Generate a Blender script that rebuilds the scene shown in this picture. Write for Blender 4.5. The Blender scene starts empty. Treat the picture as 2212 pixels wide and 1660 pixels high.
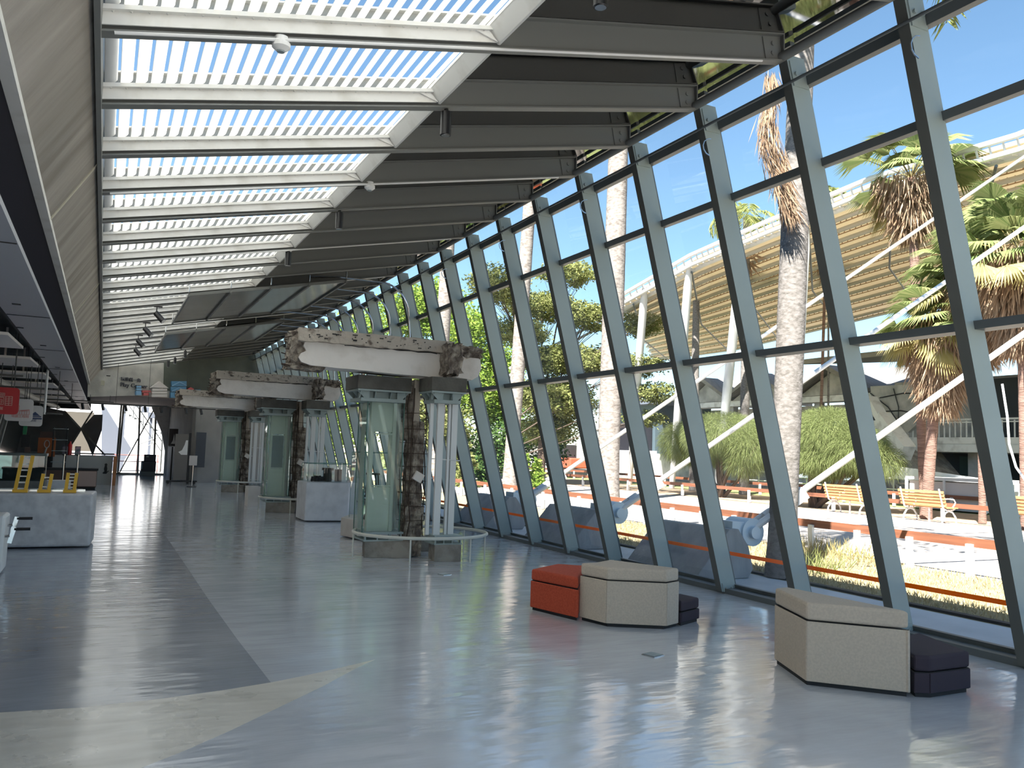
import bpy, math, random
import numpy as np
from mathutils import Vector, Matrix

# ------------------------------------------------------------------ camera, world, sun, exposure
IW, IH = 2212, 1660
FPX, CX, CY, EYE = 1780.0, 1106.0, 830.0, 1.6
_yd = np.array([223 - CX, 947 - CY, FPX]); _yd /= np.linalg.norm(_yd)
_up = np.cross(np.array([1000 * math.cos(.033) + 223 - CX, 1000 * math.sin(.033) + 947 - CY, FPX]), np.array([223 - CX, 947 - CY, FPX]))
_up /= np.linalg.norm(_up)
if _up[1] > 0: _up = -_up
_xd = np.cross(_yd, _up)
if _xd[0] < 0: _xd = -_xd
CM = np.stack([_xd, _yd, _up], 1)
sc = bpy.context.scene
col = sc.collection
cam = bpy.data.cameras.new('camera'); camo = bpy.data.objects.new('camera', cam); col.objects.link(camo)
cam.sensor_width = 36; cam.lens = FPX / IW * 36; cam.clip_end = 500; cam.clip_start = .05
_r, _u, _b = CM[0], -CM[1], -CM[2]
camo.matrix_world = Matrix(((_r[0], _u[0], _b[0], 0), (_r[1], _u[1], _b[1], 0), (_r[2], _u[2], _b[2], EYE), (0, 0, 0, 1)))
sc.camera = camo

def ray(u, v): return CM.T @ np.array([u - CX, v - CY, FPX])
def aY(u, v, Y):
    r = ray(u, v) * (Y / ray(u, v)[1]); return Vector((r[0], Y, r[2] + EYE))
def aX(u, v, X):
    r = ray(u, v) * (X / ray(u, v)[0]); return Vector((X, r[1], r[2] + EYE))
def aZ(u, v, Z=0.0):
    r = ray(u, v) * ((Z - EYE) / ray(u, v)[2]); return Vector((r[0], r[1], Z))

SUN_DIR = Vector((-.62, -.47, 1)).normalized()
w = bpy.data.worlds.new('world'); sc.world = w; w.use_nodes = True
wn = w.node_tree.nodes; wl = w.node_tree.links; wn.clear()
sky = wn.new('ShaderNodeTexSky'); sky.sky_type = 'NISHITA'; sky.sun_disc = False
sky.sun_elevation = math.asin(SUN_DIR.z); sky.sun_rotation = math.atan2(SUN_DIR.x, SUN_DIR.y)
sky.air_density = 1.0; sky.dust_density = .15; sky.ozone_density = 3.0; sky.altitude = 800
bg = wn.new('ShaderNodeBackground'); bg.inputs['Strength'].default_value = .112
hs = wn.new('ShaderNodeHueSaturation'); hs.inputs['Saturation'].default_value = 1.0; hs.inputs['Hue'].default_value = .488
wo = wn.new('ShaderNodeOutputWorld')
wl.new(sky.outputs[0], hs.inputs['Color']); wl.new(hs.outputs[0], bg.inputs['Color']); wl.new(bg.outputs[0], wo.inputs[0])
sun = bpy.data.lights.new('sun', 'SUN'); sun.energy = 12.0; sun.angle = .009; sun.color = (1, .95, .87)
suno = bpy.data.objects.new('sun', sun); col.objects.link(suno)
suno.rotation_euler = (-SUN_DIR).to_track_quat('-Z', 'Y').to_euler(); suno.location = (-20, -20, 40)
vs = sc.view_settings
vs.view_transform = 'Standard'; vs.look = 'None'; vs.exposure = 1.2; vs.gamma = 1.0; vs.use_curve_mapping = False
cy = sc.cycles
cy.max_bounces = 7; cy.diffuse_bounces = 4; cy.glossy_bounces = 4; cy.transmission_bounces = 4
cy.transparent_max_bounces = 24; cy.caustics_reflective = False; cy.caustics_refractive = False
cy.sample_clamp_indirect = 6.0

# ------------------------------------------------------------------ materials
def mat(name, c=(.5, .5, .5), rough=.6, metal=0.0, spec=.5, noise=None, bump=None, emit=None, vary=None):
    """noise=(scale, other colour, low, high[, stretch]) mixes a second colour; bump=(scale, strength)"""
    m = bpy.data.materials.new(name); m.use_nodes = True
    n = m.node_tree.nodes; l = m.node_tree.links; p = n['Principled BSDF']
    p.inputs['Base Color'].default_value = (*c, 1); p.inputs['Roughness'].default_value = rough
    p.inputs['Metallic'].default_value = metal; p.inputs['Specular IOR Level'].default_value = spec
    if noise or bump:
        tc = n.new('ShaderNodeTexCoord'); mp = n.new('ShaderNodeMapping'); l.new(tc.outputs['Object'], mp.inputs[0])
    if noise:
        if len(noise) > 4: mp.inputs['Scale'].default_value = noise[4]
        nt = n.new('ShaderNodeTexNoise'); nt.inputs['Scale'].default_value = noise[0]; nt.inputs['Detail'].default_value = 6
        l.new(mp.outputs[0], nt.inputs['Vector'])
        rp = n.new('ShaderNodeValToRGB'); l.new(nt.outputs[0], rp.inputs[0])
        rp.color_ramp.elements[0].position = noise[2]; rp.color_ramp.elements[0].color = (*c, 1)
        rp.color_ramp.elements[1].position = noise[3]; rp.color_ramp.elements[1].color = (*noise[1], 1)
        l.new(rp.outputs[0], p.inputs['Base Color'])
    if bump:
        nb = n.new('ShaderNodeTexNoise'); nb.inputs['Scale'].default_value = bump[0]; nb.inputs['Detail'].default_value = 5
        l.new(mp.outputs[0], nb.inputs['Vector'])
        bp = n.new('ShaderNodeBump'); bp.inputs['Strength'].default_value = bump[1]; bp.inputs['Distance'].default_value = bump[2] if len(bump) > 2 else .02
        l.new(nb.outputs[0], bp.inputs['Height']); l.new(bp.outputs[0], p.inputs['Normal'])
    if emit:
        p.inputs['Emission Color'].default_value = (*emit[0], 1); p.inputs['Emission Strength'].default_value = emit[1]
    return m

def glass_mat(name, tint=(1, 1, 1), refl=1.0, base=.03):
    m = bpy.data.materials.new(name); m.use_nodes = True
    n = m.node_tree.nodes; l = m.node_tree.links; n.clear()
    o = n.new('ShaderNodeOutputMaterial'); t = n.new('ShaderNodeBsdfTransparent'); t.inputs[0].default_value = (*tint, 1)
    g = n.new('ShaderNodeBsdfGlossy'); g.inputs['Roughness'].default_value = .02
    f = n.new('ShaderNodeLayerWeight'); f.inputs[0].default_value = .25
    mm = n.new('ShaderNodeMath'); mm.operation = 'MULTIPLY_ADD'; mm.inputs[1].default_value = .45 * refl; mm.inputs[2].default_value = base
    mx = n.new('ShaderNodeMixShader')
    l.new(f.outputs['Fresnel'], mm.inputs[0]); l.new(mm.outputs[0], mx.inputs[0])
    l.new(t.outputs[0], mx.inputs[1]); l.new(g.outputs[0], mx.inputs[2]); l.new(mx.outputs[0], o.inputs[0])
    return m

def leaf_mat(name, c, c2, tr=.35):
    m = bpy.data.materials.new(name); m.use_nodes = True
    n = m.node_tree.nodes; l = m.node_tree.links; n.clear()
    o = n.new('ShaderNodeOutputMaterial'); d = n.new('ShaderNodeBsdfDiffuse'); t = n.new('ShaderNodeBsdfTranslucent')
    gi = n.new('ShaderNodeNewGeometry'); rp = n.new('ShaderNodeValToRGB')
    rp.color_ramp.elements[0].color = (*c, 1); rp.color_ramp.elements[1].color = (*c2, 1)
    l.new(gi.outputs['Random Per Island'], rp.inputs[0])
    l.new(rp.outputs[0], d.inputs[0]); l.new(rp.outputs[0], t.inputs[0])
    mx = n.new('ShaderNodeMixShader'); mx.inputs[0].default_value = tr
    l.new(d.outputs[0], mx.inputs[1]); l.new(t.outputs[0], mx.inputs[2]); l.new(mx.outputs[0], o.inputs[0])
    return m

def floor_mat(name, c1, c2, rough=.2, scale=1.2, stretch=(1, 1, 1)):
    m = bpy.data.materials.new(name); m.use_nodes = True
    n = m.node_tree.nodes; l = m.node_tree.links; p = n['Principled BSDF']
    tc = n.new('ShaderNodeTexCoord'); mp = n.new('ShaderNodeMapping'); mp.inputs['Scale'].default_value = stretch
    l.new(tc.outputs['Object'], mp.inputs[0])
    a = n.new('ShaderNodeTexNoise'); a.inputs['Scale'].default_value = scale; a.inputs['Detail'].default_value = 8; a.inputs['Distortion'].default_value = .6
    l.new(mp.outputs[0], a.inputs['Vector'])
    rp = n.new('ShaderNodeValToRGB'); rp.color_ramp.elements[0].position = .32; rp.color_ramp.elements[1].position = .7
    rp.color_ramp.elements[0].color = (*c1, 1); rp.color_ramp.elements[1].color = (*c2, 1)
    l.new(a.outputs[0], rp.inputs[0]); l.new(rp.outputs[0], p.inputs['Base Color'])
    b = n.new('ShaderNodeTexNoise'); b.inputs['Scale'].default_value = 3.0; b.inputs['Detail'].default_value = 4
    l.new(tc.outputs['Object'], b.inputs['Vector'])
    r2 = n.new('ShaderNodeMapRange'); r2.inputs[1].default_value = .35; r2.inputs[2].default_value = .65
    r2.inputs[3].default_value = rough * .7; r2.inputs[4].default_value = rough * 1.35
    l.new(b.outputs[0], r2.inputs[0]); l.new(r2.outputs[0], p.inputs['Roughness'])
    mp2 = n.new('ShaderNodeMapping'); mp2.inputs['Scale'].default_value = (.7, 2.2, 1); l.new(tc.outputs['Object'], mp2.inputs[0])
    nb = n.new('ShaderNodeTexNoise'); nb.inputs['Scale'].default_value = 2.0; nb.inputs['Detail'].default_value = 3
    l.new(mp2.outputs[0], nb.inputs['Vector'])
    bp = n.new('ShaderNodeBump'); bp.inputs['Strength'].default_value = .16; bp.inputs['Distance'].default_value = .05
    l.new(nb.outputs[0], bp.inputs['Height']); l.new(bp.outputs[0], p.inputs['Normal'])
    p.inputs['Specular IOR Level'].default_value = .9
    p.inputs['Coat Weight'].default_value = .6; p.inputs['Coat Roughness'].default_value = .11; l.new(bp.outputs[0], p.inputs['Coat Normal'])
    return m

M = {}
M['steel'] = mat('painted_steel', (.34, .405, .40), .5, .0, .4, noise=(1.5, (.30, .36, .355), .35, .7))
M['steel_dark'] = mat('rafter_steel', (.20, .205, .195), .5, 0, .4)
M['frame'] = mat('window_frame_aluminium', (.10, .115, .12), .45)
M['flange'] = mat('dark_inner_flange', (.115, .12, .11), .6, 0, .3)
M['bolt'] = mat('bolt_steel', (.10, .11, .11), .4, .6)
M['glass'] = glass_mat('window_glass', (.97, .985, .99), .25, .006)
M['case_glass'] = glass_mat('showcase_glass', (.965, .988, .978), .8, .025)
M['teal_glass'] = glass_mat('teal_glass', (.35, .50, .50), 1.2, .06)
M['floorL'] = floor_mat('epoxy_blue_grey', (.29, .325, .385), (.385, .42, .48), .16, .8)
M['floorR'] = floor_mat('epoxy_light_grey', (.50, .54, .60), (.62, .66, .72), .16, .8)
M['floorW'] = floor_mat('bare_concrete_beige', (.60, .575, .51), (.76, .74, .67), .32, 2.2, (.7, 3, 1))
M['roof_panel'] = mat('dark_gloss_roof_panel', (.008, .008, .008), .03, 0, 1.0)
M['roof_panel'].node_tree.nodes['Principled BSDF'].inputs['IOR'].default_value = 2.0
M['white_board'] = mat('white_painted_board', (.80, .79, .75), .5, noise=(4, (.62, .60, .54), .5, .8))
M['conc'] = mat('cast_concrete', (.46, .45, .41), .75, noise=(2.2, (.32, .315, .29), .35, .7), bump=(30, .3))
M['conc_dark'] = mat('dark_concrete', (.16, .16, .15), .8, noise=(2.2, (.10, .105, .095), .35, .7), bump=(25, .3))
M['base_conc'] = mat('stained_concrete_base', (.34, .31, .27), .8, noise=(5, (.18, .16, .14), .4, .7), bump=(30, .5))
M['cap_conc'] = mat('cap_concrete', (.115, .11, .095), .8, noise=(6, (.08, .075, .065), .35, .7), bump=(30, .3))
M['broken'] = mat('broken_concrete', (.15, .12, .10), .9, noise=(9, (.48, .43, .36), .42, .7), bump=(22, 1.0, .05))
M['slab'] = mat('old_slab_edge', (.48, .43, .37), .85, noise=(7, (.14, .11, .09), .56, .7), bump=(22, .7))
M['plaster'] = mat('old_white_plaster', (.78, .74, .70), .7, noise=(3, (.56, .51, .45), .5, .85), bump=(14, .3))
M['rebar'] = mat('rusty_rebar', (.05, .03, .02), .8)
M['acrylic'] = mat('white_painted_post', (.72, .73, .72), .35)
M['ring'] = mat('cream_painted_pipe', (.62, .62, .56), .35)
M['case_back'] = leaf_mat('frosted_green_white_panel', (.84, .91, .84), (.84, .91, .84), .45)
M['greyboard'] = mat('grey_backing', (.30, .36, .38), .5)
M['plinth'] = mat('plinth_stone', (.66, .67, .70), .5, noise=(5, (.54, .55, .58), .4, .7))
M['plinth_warm'] = mat('plinth_warm', (.56, .53, .50), .5, noise=(5, (.48, .45, .42), .4, .7))
M['counter'] = mat('white_stone_counter', (.62, .62, .64), .45, noise=(7, (.46, .46, .49), .35, .65))
M['beige'] = mat('beige_fabric', (.56, .48, .39), .85, noise=(60, (.50, .43, .35), .4, .6), bump=(350, .25, .003))
M['red_fab'] = mat('rust_red_fabric', (.50, .08, .035), .85, noise=(60, (.42, .06, .025), .4, .6), bump=(350, .25, .003))
M['dark_fab'] = mat('aubergine_fabric', (.038, .028, .042), .85, bump=(350, .25, .003))
M['black'] = mat('black_paint', (.012, .012, .014), .35)
M['dull_black'] = mat('dull_black', (.02, .02, .022), .7)
M['white'] = mat('white_paint', (.78, .78, .77), .45)
M['white_out'] = mat('white_steel_outdoor', (.62, .63, .64), .4)
M['pin'] = mat('blue_grey_steel', (.48, .60, .70), .4)
M['chrome'] = mat('chrome', (.6, .6, .6), .2, 1)
M['yellow'] = mat('yellow_plastic', (.80, .45, .02), .4)
M['red'] = mat('red_sign', (.45, .01, .015), .5)
M['pink_ink'] = mat('salmon_ink', (.55, .18, .16), .6)
M['navy_ink'] = mat('navy_ink', (.06, .08, .16), .6)
M['signwhite'] = mat('sign_white', (.60, .57, .56), .5)
M['signlines'] = mat('sign_pale_lines', (.75, .45, .38), .5)
M['orange'] = mat('orange_panel', (.45, .13, .04), .5)
M['tape'] = leaf_mat('orange_tape', (1.0, .30, .01), (1.0, .30, .01), .5)
M['wood_rail'] = mat('timber_rail', (.22, .085, .045), .6, noise=(3, (.15, .055, .03), .4, .65, (1, .3, 6)))
M['bench_wood'] = mat('bench_slats', (.50, .26, .10), .5)
M['bench_iron'] = mat('bench_cast_metal', (.60, .61, .62), .35)
M['grass'] = mat('dry_grass', (.34, .28, .15), .9, noise=(9, (.42, .36, .22), .35, .65), bump=(90, 1, .03))
M['green_grass'] = mat('green_grass', (.15, .20, .06), .9, noise=(4, (.24, .27, .10), .35, .65))
M['path'] = mat('path_concrete', (.42, .38, .35), .85, noise=(1.5, (.34, .31, .29), .35, .7))
M['apron'] = mat('apron_concrete', (.48, .51, .54), .75, noise=(2, (.40, .43, .46), .35, .7))
M['soil'] = mat('bare_soil', (.34, .25, .17), .95, noise=(3, (.24, .17, .11), .4, .65))
M['block'] = mat('anchor_concrete', (.30, .305, .315), .8, noise=(4, (.20, .205, .215), .35, .7, (1, 1, .4)), bump=(25, .3))
M['trunk'] = mat('palm_trunk', (.20, .185, .175), .95, noise=(14, (.12, .11, .10), .40, .66, (1, 1, 1.6)), bump=(16, .5, .02), spec=.1)
M['trunk_white'] = mat('pale_palm_trunk', (.27, .245, .225), .95, noise=(7, (.15, .13, .115), .42, .68, (1, 1, 2)), bump=(10, .4, .03), spec=.1)
M['trunk_brown'] = mat('fan_palm_trunk', (.24, .15, .12), .95, noise=(5, (.15, .09, .07), .4, .65, (.6, .6, 4)), bump=(12, 1, .04))
M['bark'] = mat('dark_bark', (.085, .06, .045), .95, bump=(10, .8))
M['leaf_light'] = leaf_mat('light_green_leaves', (.14, .24, .035), (.28, .36, .08))
M['leaf_mid'] = leaf_mat('mid_green_leaves', (.14, .17, .055), (.29, .30, .12))
M['leaf_dark'] = leaf_mat('dark_green_leaves', (.035, .075, .03), (.11, .18, .05))
M['leaf_casua'] = leaf_mat('soft_needle_green', (.13, .17, .06), (.24, .27, .12), .35)
M['leaf_palm'] = leaf_mat('palm_leaf', (.14, .18, .06), (.27, .28, .11), .35)
M['leaf_fan'] = leaf_mat('fan_palm_leaf', (.12, .17, .06), (.27, .29, .13), .3)
M['leaf_yellow'] = leaf_mat('yellowed_palm_leaf', (.30, .25, .09), (.38, .33, .17), .3)
M['leaf_dead'] = leaf_mat('dead_palm_leaf', (.26, .17, .11), (.40, .29, .20), .15)
M['canopy'] = leaf_mat('tan_canopy_membrane', (.82, .74, .60), (.82, .74, .60), .26)
M['rib'] = mat('grey_canopy_purlin', (.42, .41, .38), .6)
M['rust_truss'] = mat('ochre_truss', (.36, .24, .14), .7)
M['ruin'] = mat('weathered_building_concrete', (.50, .48, .45), .85, noise=(1.2, (.32, .31, .29), .4, .65), bump=(6, .5))
M['ruin_white'] = mat('pale_render', (.80, .79, .76), .8, noise=(1.5, (.50, .48, .45), .5, .7))
M['ruin_dark'] = mat('dark_opening', (.035, .038, .042), .7)
M['roof_old'] = mat('grey_corrugated_roof', (.26, .25, .24), .8, noise=(2, (.19, .18, .17), .4, .6, (6, .4, 1)))
M['rubble'] = mat('rubble', (.42, .39, .35), .9, noise=(2, (.24, .22, .20), .4, .6))
M['green_wall'] = mat('teal_partition', (.05, .10, .08), .6)
M['soffit'] = mat('grey_metal_soffit', (.45, .46, .50), .38, .1)
M['glass_band'] = mat('dark_glass_band', (.022, .022, .027), .5, 0, .0)
M['baffle'] = mat('white_baffle', (.80, .77, .75), .5)
M['screen'] = None
M['bin'] = mat('navy_bin', (.012, .014, .05), .4)
M['brown'] = mat('brown_cabinet', (.10, .055, .045), .5)
M['pinkwood'] = mat('pink_beige_panel', (.42, .31, .27), .5)
M['wood_end'] = mat('orange_wood_end', (.40, .16, .06), .5)
M['light_green_sign'] = mat('green_exit_sign', (.02, .25, .10), .5)
M['brown_conc'] = mat('brown_grey_concrete', (.30, .275, .25), .8, noise=(1.5, (.22, .20, .185), .35, .7))
M['blue_tile'] = mat('blue_relief', (.09, .25, .42), .5)
M['blue_pale'] = mat('pale_blue_relief', (.20, .38, .58), .5)
M['red_tile'] = mat('red_relief', (.50, .09, .09), .5)
M['grey_relief'] = mat('grey_relief', (.60, .56, .54), .6)
M['letter'] = mat('grey_letters', (.06, .065, .08), .5)
M['outwall'] = mat('shade_darkened_exterior_wall', (.11, .125, .16), .8)  # base colour darkened to stand in for shade on the outdoor walls
M['outwall_warm'] = mat('shade_darkened_tan_wall', (.085, .075, .06), .8)  # tan darkened likewise, shade put into the colour
M['red_rail'] = mat('red_rail', (.50, .10, .08), .5)
M['screen_m'] = mat('brushed_reflector_panel', (.56, .54, .50), .18, .75, noise=(1.2, (.42, .41, .39), .3, .7), bump=(1.5, .15, .05))

# concrete fascia with diagonal-free board streaks running across its face
def fascia_mat():
    m = mat('board_marked_concrete', (.37, .34, .305), .8, noise=(1.0, (.21, .19, .165), .35, .66, (1, .0, 1)), bump=(20, .2))
    n = m.node_tree.nodes; l = m.node_tree.links
    mp = [k for k in n if k.type == 'MAPPING'][0]
    mp.inputs['Scale'].default_value = (.5, 3.0, .5)
    return m
M['fascia'] = fascia_mat()

# translucent louver
def louver_mat():
    m = bpy.data.materials.new('translucent_louver'); m.use_nodes = True
    n = m.node_tree.nodes; l = m.node_tree.links; n.clear()
    o = n.new('ShaderNodeOutputMaterial'); d = n.new('ShaderNodeBsdfDiffuse'); d.inputs[0].default_value = (.74, .74, .72, 1)
    t = n.new('ShaderNodeBsdfTranslucent'); t.inputs[0].default_value = (.74, .75, .74, 1)
    q = n.new('ShaderNodeBsdfTransparent'); q.inputs[0].default_value = (.85, .9, .95, 1)
    a = n.new('ShaderNodeMixShader'); a.inputs[0].default_value = .5
    b = n.new('ShaderNodeMixShader'); b.inputs[0].default_value = .03
    l.new(d.outputs[0], a.inputs[1]); l.new(t.outputs[0], a.inputs[2]); l.new(a.outputs[0], b.inputs[1]); l.new(q.outputs[0], b.inputs[2]); l.new(b.outputs[0], o.inputs[0])
    return m
M['louver'] = louver_mat()

# ------------------------------------------------------------------ mesh helpers
def V(*a): return Vector(a)
def tag(o, label=None, cat=None, group=None, kind=None):
    if label: o['label'] = label
    if cat: o['category'] = cat
    if group: o['group'] = group
    if kind: o['kind'] = kind
    return o
def empty(name, loc=(0, 0, 0), rz=0, parent=None):
    o = bpy.data.objects.new(name, None); col.objects.link(o); o.location = loc; o.rotation_euler = (0, 0, rz)
    o.empty_display_size = .1
    if parent: o.parent = parent
    return o
class MB:
    def __init__(s): s.v = []; s.f = []; s.mi = []; s.cur = 0
    def face(s, pts):
        b = len(s.v); s.v += [tuple(p) for p in pts]; s.f.append(tuple(range(b, b + len(pts)))); s.mi.append(s.cur); return s
    def box(s, c, d, rz=0, R=None):
        hx, hy, hz = d[0] / 2, d[1] / 2, d[2] / 2
        m = R if R is not None else Matrix.Rotation(rz, 3, 'Z')
        b = len(s.v)
        for x in (-hx, hx):
            for y in (-hy, hy):
                for z in (-hz, hz): s.v.append(tuple(Vector(c) + m @ Vector((x, y, z))))
        for q in ((0, 1, 3, 2), (4, 6, 7, 5), (0, 4, 5, 1), (2, 3, 7, 6), (0, 2, 6, 4), (1, 5, 7, 3)):
            s.f.append(tuple(b + k for k in q)); s.mi.append(s.cur)
        return s
    def bar(s, a, b_, w, h, upv=(0, 0, 1)):
        a = Vector(a); b_ = Vector(b_); d = (b_ - a); L = d.length
        if L < 1e-6: return s
        d.normalize(); u = Vector(upv); x = d.cross(u)
        if x.length < 1e-4: x = d.cross(Vector((1, 0, 0)))
        x.normalize(); z = x.cross(d)
        R = Matrix((x, d, z)).transposed()
        return s.box((a + b_) / 2, (w, L, h), R=R)
    def prism(s, poly, z0, z1):
        n = len(poly); b = len(s.v)
        s.v += [(p[0], p[1], z0) for p in poly] + [(p[0], p[1], z1) for p in poly]
        ar = sum(poly[i][0] * poly[(i + 1) % n][1] - poly[(i + 1) % n][0] * poly[i][1] for i in range(n))
        o = range(n) if ar > 0 else range(n - 1, -1, -1); o = list(o)
        s.f.append(tuple(b + k for k in reversed(o))); s.f.append(tuple(b + n + k for k in o)); s.mi += [s.cur] * 2
        for i in range(n):
            p, q = o[i], o[(i + 1) % n]; s.f.append((b + p, b + q, b + n + q, b + n + p)); s.mi.append(s.cur)
        return s
    def extr(s, prof, frame0, frame1):
        """profile of points mapped by two functions to two ends"""
        n = len(prof); b = len(s.v)
        s.v += [tuple(frame0(p)) for p in prof] + [tuple(frame1(p)) for p in prof]
        s.f.append(tuple(b + k for k in range(n))[::-1]); s.f.append(tuple(b + n + k for k in range(n))); s.mi += [s.cur] * 2
        for i in range(n):
            j = (i + 1) % n; s.f.append((b + i, b + j, b + n + j, b + n + i)); s.mi.append(s.cur)
        return s
    def tube(s, pts, r, n=8, cap=True):
        pts = [Vector(p) for p in pts]; rs = r if isinstance(r, (list, tuple)) else [r] * len(pts)
        b = len(s.v); px = None
        for i, p in enumerate(pts):
            d = (pts[min(i + 1, len(pts) - 1)] - pts[max(i - 1, 0)])
            d = d.normalized() if d.length > 1e-9 else Vector((0, 0, 1))
            if px is None:
                a = Vector((0, 0, 1)) if abs(d.z) < .9 else Vector((1, 0, 0)); px = d.cross(a).normalized()
            else: px = (px - d * px.dot(d)).normalized()
            py = d.cross(px)
            for k in range(n):
                t = 2 * math.pi * k / n; s.v.append(tuple(p + (px * math.cos(t) + py * math.sin(t)) * rs[i]))
        for i in range(len(pts) - 1):
            for k in range(n):
                k2 = (k + 1) % n
                s.f.append((b + i * n + k, b + i * n + k2, b + (i + 1) * n + k2, b + (i + 1) * n + k)); s.mi.append(s.cur)
        if cap:
            s.f.append(tuple(b + k for k in range(n))[::-1]); s.f.append(tuple(b + (len(pts) - 1) * n + k for k in range(n))); s.mi += [s.cur] * 2
        return s
    def cyl(s, a, b_, r, n=16, r2=None): return s.tube([a, b_], [r, r if r2 is None else r2], n)
    def build(s, name, m, parent=None, smooth=False, bevel=0, **t):
        me = bpy.data.meshes.new(name); me.from_pydata(s.v, [], s.f)
        ms = m if isinstance(m, (list, tuple)) else [m]
        for k in ms: me.materials.append(k)
        if len(ms) > 1: me.polygons.foreach_set('material_index', s.mi)
        if smooth: me.shade_smooth()
        me.update()
        o = bpy.data.objects.new(name, me); col.objects.link(o)
        if parent: o.parent = parent
        if smooth:
            try: me.set_sharp_from_angle(angle=math.radians(40))
            except Exception: pass
        if bevel:
            bm = o.modifiers.new('bevel', 'BEVEL'); bm.width = bevel; bm.segments = 2; bm.limit_method = 'ANGLE'
        tag(o, **t)
        return o
def np_mesh(name, verts, k, m, parent=None, **t):
    """verts: (N*k,3) array of separate k-gons"""
    n = len(verts) // k
    me = bpy.data.meshes.new(name); me.vertices.add(n * k); me.vertices.foreach_set('co', np.asarray(verts, np.float32).ravel())
    me.loops.add(n * k); me.loops.foreach_set('vertex_index', np.arange(n * k, dtype=np.int32))
    me.polygons.add(n); me.polygons.foreach_set('loop_start', np.arange(0, n * k, k, dtype=np.int32))
    me.update(calc_edges=True); me.materials.append(m)
    o = bpy.data.objects.new(name, me); col.objects.link(o)
    if parent: o.parent = parent
    return tag(o, **t)
KIDS = {}
def copy_tree(o, parent=None):
    c = o.copy(); col.objects.link(c)
    if parent: c.parent = parent
    for ch in [x for x in bpy.data.objects if x.parent == o]:
        copy_tree(ch, c)
    return c
def text_mesh(txt, size, depth, name, m, parent, loc, rot=(math.pi / 2, 0, 0), align='LEFT'):
    cu = bpy.data.curves.new('t', 'FONT'); cu.body = txt; cu.size = size; cu.extrude = depth; cu.align_x = align
    to = bpy.data.objects.new('t', cu); col.objects.link(to)
    dg = bpy.context.evaluated_depsgraph_get(); me = bpy.data.meshes.new_from_object(to.evaluated_get(dg))
    bpy.data.objects.remove(to)
    me.materials.clear(); me.materials.append(m)
    o = bpy.data.objects.new(name, me); col.objects.link(o); o.location = loc; o.rotation_euler = rot
    if parent: o.parent = parent
    return o
random.seed(7); rng = np.random.default_rng(11)

# ------------------------------------------------------------------ floor and ground
Z0 = .0
def fp(u, v): p = aZ(u, v); return (p.x, p.y, 0)
seam = [fp(273, 1040), fp(300, 1075), fp(345, 1140), fp(400, 1220), fp(450, 1295), fp(515, 1385), fp(585, 1475)]
seam = [(seam[0][0] - .1, 41.0, 0)] + seam
J = seam[-1]
topT = [fp(480, 1492), fp(340, 1511), fp(180, 1529), fp(0, 1540)]
topT.append((-8, topT[-1][1] + .35, 0))
K = [fp(660, 1460), fp(740, 1442), fp(812, 1425)]
low = [fp(770, 1444), fp(700, 1482), fp(600, 1530), fp(500, 1578), fp(400, 1622), fp(300, 1662)]
low.append((low[-1][0] - 3, low[-1][1] - 1.6, 0)); low.append((-8, low[-1][1] - .6, 0))
b = MB()
b.cur = 0; b.face([(-8, 41, 0)] + topT[::-1][:1] + topT[::-1][1:] + seam[::-1])
b.cur = 1; b.face(seam + K + low + [(-8, -4, 0), (6.96, -4, 0), (6.96, 41, 0)])
b.cur = 2; b.face([J] + topT + low[::-1] + K[::-1])
fl = b.build('floor', [M['floorL'], M['floorR'], M['floorW']]); tag(fl, kind='structure')
import bmesh
bm_ = bmesh.new(); bm_.from_mesh(fl.data)
for f_ in bm_.faces:
    if f_.normal.z < 0: f_.normal_flip()
bmesh.ops.remove_doubles(bm_, verts=bm_.verts, dist=1e-4)
bm_.to_mesh(fl.data); bm_.free()
MB().box((-.5, 18.5, -.15), (15, 45, .28)).build('floor.001', M['conc_dark'], kind='structure')

def strip(name, m, x0, x1, y0, y1, z=0.0, th=.2):
    return MB().box(((x0 + x1) / 2, (y0 + y1) / 2, z - th / 2), (x1 - x0, y1 - y0, th)).build(name, m, kind='structure')
strip('outdoor_apron', M['apron'], 6.97, 8.3, -10, 60, -.005)
strip('dry_lawn', M['grass'], 8.3, 11.65, -10, 17, -.01)
strip('dry_lawn', M['grass'], 8.3, 11.65, 17, 60, -.01)
strip('garden_path', M['path'], 11.65, 21.6, -10, 60, 0)
strip('bare_soil_bed', M['soil'], 21.6, 27, -10, 60, -.02)
strip('green_lawn', M['green_grass'], 27, 34, -10, 60, -.03)
strip('ruin_ground', M['rubble'], 34, 90, -10, 95, -.03)
strip('far_lawn', M['green_grass'], 6.97, 34, 60, 110, -.03)
strip('end_terrace', M['path'], -30, 6.97, 41.05, 75, -.02)
# joints in the path
b = MB()
for y in np.arange(-8, 60, 3.1): b.box((16.6, y, .002), (9.9, .02, .004))
b.box((16.6, 26, .002), (.02, 68, .004))
b.build('path_joints', M['apron'], kind='structure')
b = MB().box((8.42, 20, .0), (.10, 60, .04)); b.build('trim_9', M['dull_black'], kind='structure')

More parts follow.
